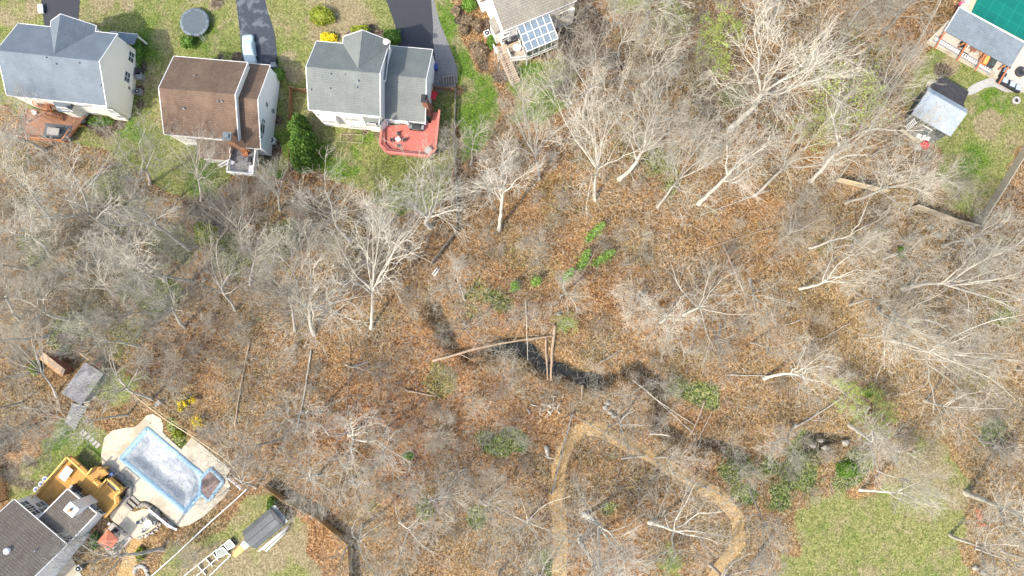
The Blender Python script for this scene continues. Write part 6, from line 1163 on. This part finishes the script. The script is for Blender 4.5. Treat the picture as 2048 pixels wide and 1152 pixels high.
# fill the rest of the wood
rng = random.Random(77)
OPEN = [poly_px(p[0]) for p in LAWNS]+[pd]+[poly_px(p) for p in ([(-60, -60), (880, -60), (900, 330), (560, 330), (560, 370), (440, 360), (380, 320), (300, 290), (-60, 260)], [(900, -60), (1240, -60), (1240, 60), (1190, 170), (1030, 180), (930, 150)], [(1840, -60), (2200, -60), (2200, 260), (1990, 340), (1800, 300), (1800, 200)], [(-60, 950), (110, 830), (60, 700), (150, 680), (230, 720), (300, 800), (460, 900), (520, 990), (560, 990), (640, 1040), (700, 1090), (700, 1200), (-60, 1200)], [(1110, 850), (1180, 850), (1440, 980), (1500, 1050), (1440, 1200), (1100, 1200)])]
def is_open(x, y):
    for pl in OPEN:
        if float(sd_poly(np.array([x]), np.array([y]), pl)[0]) < .5: return True
    return False
pts = [(o[1], o[2]) for o in PLACED]; nb = ns = 0
for _ in range(6000):
    px, py = rng.uniform(-30, 2080), rng.uniform(-30, 1182); p = P(px, py)
    dense = math.exp(-((px-250)/380)**2-((py-540)/230)**2)+.3+.1*math.exp(-((px-1500)/260)**2-((py-180)/180)**2)
    if rng.random() > dense or is_open(p.x, p.y): continue
    big = rng.random() < .35; dmin = 3.4 if big else 2.3
    if min((p.x-a)**2+(p.y-b_)**2 for a, b_ in pts) < dmin**2: continue
    if big and nb < 50:
        nb += 1; z = rng.uniform(8, 14); R = rng.uniform(2.6, 4.2); q = P(px, py)
        v = VAR['big0']; key = 'big%d' % rng.randrange(8); cc = VAR[key]['cc']; tx, ty = to_px(p.x+rng.gauss(0, .8), p.y+rng.gauss(0, .8), z)
        plant('bare_tree', 'tree', key, (px, py), (tx, ty), z, group=GB, R=R, adj='slender', noun='bare tree')
    elif not big and ns < 185:
        ns += 1; R = rng.uniform(1.2, 2.6)*(.75+.5*min(1, dense-.3)); k = rng.choice(['small0', 'small1', 'small2', 'small3', 'shrub0', 'shrub1', 'shrub2']); s = R/(3.4 if k[1] == 'm' else 2.6)
        plant('bare_shrub', 'shrub', k, (px, py), scale=s, R=R, group='bare shrubs of the wood', adj='low', noun='bare shrub')
    else: continue
    pts.append((p.x, p.y))
print('trees', nb, 'shrubs', ns, len(PLACED))
# labels from what each plant stands nearest to
SECT = ['right of', 'up and right of', 'above', 'up and left of', 'left of', 'down and left of', 'below', 'down and right of']
ORD = ['nearest', 'second nearest', 'third nearest', 'fourth nearest', 'fifth nearest', 'sixth nearest', 'seventh nearest', 'eighth nearest', 'ninth nearest', 'tenth nearest']+['%dth nearest' % k for k in range(11, 40)]
buck = {}
for it in PLACED:
    o, x, y, adj, noun = it; d, ph, lx, ly = min(((x-a)**2+(y-b_)**2, ph, a, b_) for a, b_, ph in LAND); s = int(((math.degrees(math.atan2(y-ly, x-lx))+382.5) % 360)//45)
    buck.setdefault((noun, ph, s), []).append((d, it))
for (noun, ph, s), lst in buck.items():
    lst.sort(key=lambda q: q[0])
    for k, (d, it) in enumerate(lst):
        it[0]['label'] = '%s %s %s %s' % (it[3], noun, SECT[s], ph)+('' if len(lst) == 1 else ', %s to it' % ORD[k])
        if len(it[0]['label'].split()) > 16: it[0]['label'] = it[0]['label'].replace(' to it', '').replace(it[3]+' ', '', 1)

# ================================================================ logs, sticks, brush
def log(a, b_, r0, r1, label, z0=.2, z1=.2, m='log', seed=1, branches=0, name='fallen_log'):
    rn = random.Random(seed); A_, B_ = P(a[0], a[1], z0), P(b_[0], b_[1], z1); n = 9; d = B_-A_; s_ = Vector((-d.y, d.x, 0)).normalized(); w_ = rn.uniform(-.03, .03)*d.length
    g = G(); L = [A_+d*(i/n)+s_*(w_*math.sin(i/n*3.1)+rn.uniform(-.05, .05)) for i in range(n+1)]; g.tube(L, [r0+(r1-r0)*i/n for i in range(n+1)], 8)
    for k in range(branches):
        p = L[rn.randrange(2, n)]; q = p+(d.normalized()+s_*rn.choice([-1, 1])*rn.uniform(.5, 1.2)+Vector((0, 0, rn.uniform(0, .3))))*rn.uniform(.8, 2.4); g.tube([p, p.lerp(q, .5)+Vector((0, 0, .1)), q], [r1*.7, r1*.5, .02], 5)
    return tag(g.build(name, M[m]), label, 'log')
log((865, 722), (1108, 672), .2, .11, 'long orange brown fallen trunk bridging the dark creek pool', .3, .5, seed=2, branches=3)
log((1110, 650), (1102, 762), .26, .15, 'thick split brown log crossing the creek top to bottom', .35, .3, seed=3); log((1092, 672), (1096, 760), .16, .1, 'thin rusty log just left of the thick split creek log', .3, .3, seed=4)
log((1050, 600), (1055, 720), .07, .05, 'thin pale pole standing across the dark creek pool', .4, .6, 'bark_pale', 5); log((622, 700), (590, 870), .13, .07, 'long straight pale pole lying below the big spreading tree', .2, .2, 'bark_pale', 6, 2)
log((500, 680), (470, 850), .14, .1, 'brown fallen trunk with rotten end above the forsythia', .2, .2, 'log', 7, 3); log((1480, 490), (1412, 590), .12, .08, 'pale pole crossing the orange leaves downward', .2, .2, 'log', 8) ; log((1447, 490), (1490, 590), .17, .12, 'straight tan log at the centre of the orange clearing', .2, .2, 'log', 9)
log((1412, 497), (1545, 455), .1, .06, 'long thin log sloping up right in the orange clearing', .2, .25, 'log', 10); log((1455, 750), (1600, 752), .09, .06, 'thin horizontal log right of the weeping bare tree', .2, .2, 'bark_grey', 11, 1); log((1165, 770), (1163, 800), .16, .13, 'short dark stub log below the creek', .2, .2, 'log', 12)
log((1200, 725), (1240, 700), .1, .05, 'thin mossy stick over the creek bend', .3, .3, 'bark_grey', 13); log((1265, 760), (1390, 850), .06, .05, 'long thin pale pole right of the creek bend', .3, .3, 'bark_pale', 14); log((1410, 800), (1380, 870), .13, .1, 'brown log slanting beside the mossy patch', .2, .2, 'log', 15)
log((810, 780), (872, 792), .16, .1, 'short dark curved log in the rusty leaves', .2, .2, 'log', 16); log((850, 775), (900, 812), .05, .04, 'thin yellow pole right of the short curved log', .3, .3, 'log', 17); log((1335, 985), (1310, 1045), .15, .11, 'pale broken log inside the sandy loop path', .2, .2, 'log', 18)
log((1242, 918), (1290, 912), .12, .08, 'pale grey log touching the fine white tree inside the path', .3, .3, 'bark_pale', 19); log((1300, 868), (1340, 872), .12, .08, 'short pale log above the grey loop fence', .3, .3, 'bark_pale', 20); log((1580, 860), (1690, 790), .15, .08, 'grey brown leaning trunk left of the twin yellow green trees', .2, .4, 'bark_grey', 21, 2)
log((1600, 640), (1570, 650), .1, .06, 'short white stick in the tan leaves', .2, .2, 'bark_pale', 22); log((1290, 880), (1410, 800), .05, .04, 'very thin dark stick above the loop fence', .3, .3, 'log', 23); log((1425, 820), (1395, 880), .12, .08, 'brown leaning log by the lower creek bank', .2, .3, 'log', 24)
log((1205, 480), (1130, 610), .12, .05, 'thin dark fallen trunk beside the bright green saplings', .2, .2, 'log', 25, 1); log((700, 690), (690, 830), .05, .04, 'very thin standing pole in rusty leaves', .2, .2, 'log', 26); log((1700, 645), (1640, 680), .06, .04, 'thin pale stick in the tan clearing', .2, .2, 'bark_pale', 27)
log((1280, 770), (1390, 870), .05, .05, 'thin straight stick crossing the creek bend', .3, .3, 'bark_pale', 29); log((1540, 380), (1400, 430), .1, .05, 'thin grey fallen stem in the upper clearing', .2, .2, 'bark_grey', 30, 2); log((660, 450), (590, 390), .1, .06, 'long fallen branch beside the thin rail fence', .2, .2, 'bark_grey', 31, 4)
log((700, 735), (738, 722), .13, .1, 'short dark mossy log with white branches', .2, .2, 'stone', 32); log((690, 730), (745, 745), .07, .04, 'white forked branch beside the short mossy log', .3, .3, 'bark_pale', 33, 4)
rn = random.Random(9)
for k in range(26):
    a = rn.uniform(0, 6.28); x, y = 1096+rn.gauss(0, 17), 815+rn.gauss(0, 13); L = rn.uniform(6, 15); o = log((x, y), (x+math.cos(a)*L, y+math.sin(a)*L), rn.uniform(.06, .13), .06, 'cut log in the scattered heap above the grey fence corner', .1+rn.random()*.4, .1+rn.random()*.4, rn.choice(['log', 'bark_pale', 'bark_grey']), 100+k, 0, 'cut_log'); o['group'] = 'heap of cut logs'
for k, (x, y) in enumerate(((1210, 815), (1220, 825), (1228, 832), (1215, 806), (1625, 890), (1640, 880), (1650, 895), (1690, 885), (1735, 885), (1990, 895), (1117, 628), (1140, 205), (1133, 210), (1950, 1135), (1965, 1145), (1860, 455), (1875, 470))):
    tag(blob_obj('boulder', P(x, y, .1), rn.uniform(.35, .6), rn.uniform(.3, .5), .35, M['stone' if k > 3 else 'paver'], 30+k, 10), '%s boulder %s' % ('pale grey' if k < 4 else 'dark grey', ['at the root of the low white creek tree', 'second in the row below the creek', 'lowest of the row below the creek', 'highest of the row below the creek', 'leftmost of the cluster beside the green undergrowth', 'top of the cluster beside the green undergrowth', 'lowest of the cluster beside the green undergrowth', 'alone in brown leaves above the holly mound', 'rightmost above the tan lawn tip', 'by the end of the right ditch', 'beside the olive mound near the creek log', 'right of the lawn below the sunroom', 'left of its twin below the sunroom', 'near the bottom right corner', 'lowest at the bottom right corner', 'just below the long board fence corner', 'in pale leaves right of the small holly'][k]), 'boulder')
t = thing('tree_stump', 'bright pale broken stump above the loop path', 'stump', (0, 0, 0)); a, b_ = P(1092, 892, .2), P(1096, 915, .9); g = G(); g.tube([a, a.lerp(b_, .5), b_], [.3, .25, .15], 8); g.tube([b_, b_+Vector((.9, -.2, .1))], [.1, .04], 6); g.tube([b_, b_+Vector((-.5, .3, .3))], [.1, .04], 6); g.build('trunk', M['bark_pale'], t)
# fine brush over the forest floor: countless twigs
def brush(n, name, m, seed, Lr, rr, zmax, keep):
    r = np.random.RandomState(seed); x = r.uniform(-86, 86, n*3); y = r.uniform(-46, 60, n*3); op = np.zeros(len(x), bool)
    for pl in OPEN[:-1]: op |= sd_poly(x, y, pl) < .3
    px_, py_ = to_px(x, y); dn = keep(px_, py_); ok = (~op) & (r.uniform(0, 1, len(x)) < dn); x, y = x[ok][:n], y[ok][:n]; k = len(x)
    a = r.uniform(0, 2*np.pi, k); el = np.abs(r.normal(0, .35, k)); L = r.uniform(*Lr, k); z0 = ground_h(x, y)+r.uniform(0, zmax, k)**1.5*.7
    p0 = np.stack([x, y, z0], 1); d = np.stack([np.cos(a)*np.cos(el), np.sin(a)*np.cos(el), np.sin(el)], 1); s_ = np.stack([-np.sin(a), np.cos(a), np.zeros(k)], 1); up = np.array([[0, 0, 1.]]); R = r.uniform(*rr, k)[:, None]; bend = r.normal(0, .16, k)[:, None]*L[:, None]
    pm = p0+d*L[:, None]*.5+s_*bend; p1 = p0+d*L[:, None]; V = np.stack([q+o for q, f in ((p0, 1), (pm, .8), (p1, .35)) for o in (s_*R*f, -s_*R*f, up*R*f*1.4)], 1).reshape(-1, 3)
    base = (np.arange(k)*9)[:, None]; F_ = np.concatenate([base+np.array([[j*3+i, j*3+(i+1) % 3, (j+1)*3+(i+1) % 3, (j+1)*3+i]]) for j in (0, 1) for i in range(3)]); o = link(name, np_mesh(name, V, F_, M[m], 4)); tag(o, kind='stuff'); return o
dens = lambda px, py: np.clip(.30+.75*np.exp(-((px-260)/420)**2-((py-520)/260)**2)+.35*np.exp(-((px-1560)/300)**2-((py-180)/220)**2)+.35*np.exp(-((px-1950)/200)**2-((py-650)/300)**2)+.25*np.exp(-((px-900)/350)**2-((py-1000)/200)**2), 0, 1)*(.35+.65*np.clip(np.sin(px*.021+2*np.sin(py*.013))*np.sin(py*.027+px*.006)+.55, 0, 1))
tag(brush(75000, 'undergrowth', 'twig', 1, (.4, 1.8), (.010, .02), 1.5, dens), 'pale fine brush and twigs covering the forest floor', 'undergrowth')
tag(brush(34000, 'dead_sticks', 'twig_dark', 2, (.4, 1.5), (.012, .03), .8, dens), 'dark fallen twigs scattered through the leaf litter', 'sticks')
# low green plants and ivy as leaf cards
def cover(lst, name, m, seed, per, size, label):
    r = np.random.RandomState(seed); cs = []
    for b_ in lst:
        c_ = P(b_[0], b_[1]); R = b_[2]/13.6; n = int(per*R*R*b_[3]); a = r.uniform(0, 6.28, n); q = R*np.sqrt(r.uniform(0, 1, n)); x = c_.x+q*np.cos(a); y = c_.y+q*np.sin(a); k = (np.sin(x*2.1+np.sin(y*1.7))*np.sin(y*2.3+x*.4)+r.uniform(-.5, .9, n)) > .1; x, y = x[k], y[k]; cs.append(np.stack([x, y, ground_h(x, y)+r.uniform(.05, .4, len(x))], 1))
    V, F_ = leaf_np(np.concatenate(cs), 1, .03, size, seed, .25); tag(link(name, np_mesh(name, V, F_, M[m], 4)), label, 'ground cover', kind='stuff')
M['leaf_ivy'] = m_leaf('ivy', [(.025, .05, .014), (.06, .11, .025), (.13, .19, .045), (.24, .29, .09)], 1.3, obj=False)
M['leaf_white'] = m_leaf('pale_variegated_leaves', [(.12, .18, .08), (.3, .36, .2), (.55, .6, .42), (.7, .72, .6)], 3, obj=False)
cover(OLIVE, 'ivy', 'leaf_ivy', 5, 34, .11, 'green ivy and low plants in patches across the forest floor')
cover([(270, 570, 25, 1), (330, 590, 30, 1), (380, 600, 25, 1), (480, 540, 12, .7), (470, 680, 10, .7), (1720, 45, 10, 1), (1722, 110, 12, 1), (1757, 85, 8, .8), (1325, 355, 10, .8), (535, 395, 14, .6)], 'pale_ground_cover', 'leaf_white', 6, 14, .10, 'pale variegated ground cover in small patches')
cover([(1695, 935, 30, 1), (1700, 960, 20, 1), (1610, 960, 25, 1), (1560, 985, 20, 1), (1620, 985, 18, 1), (1575, 960, 15, .8), (1550, 1000, 25, 1), (1500, 990, 18, .8), (1990, 870, 25, 1), (980, 885, 18, .8), (1035, 890, 14, .9), (1400, 790, 20, .8), (1130, 650, 12, .8), (350, 845, 12, 1), (545, 365, 18, .8)], 'green_brambles', 'leaf_br', 7, 22, .12, 'bright green brambles in patches at the lawn edges')
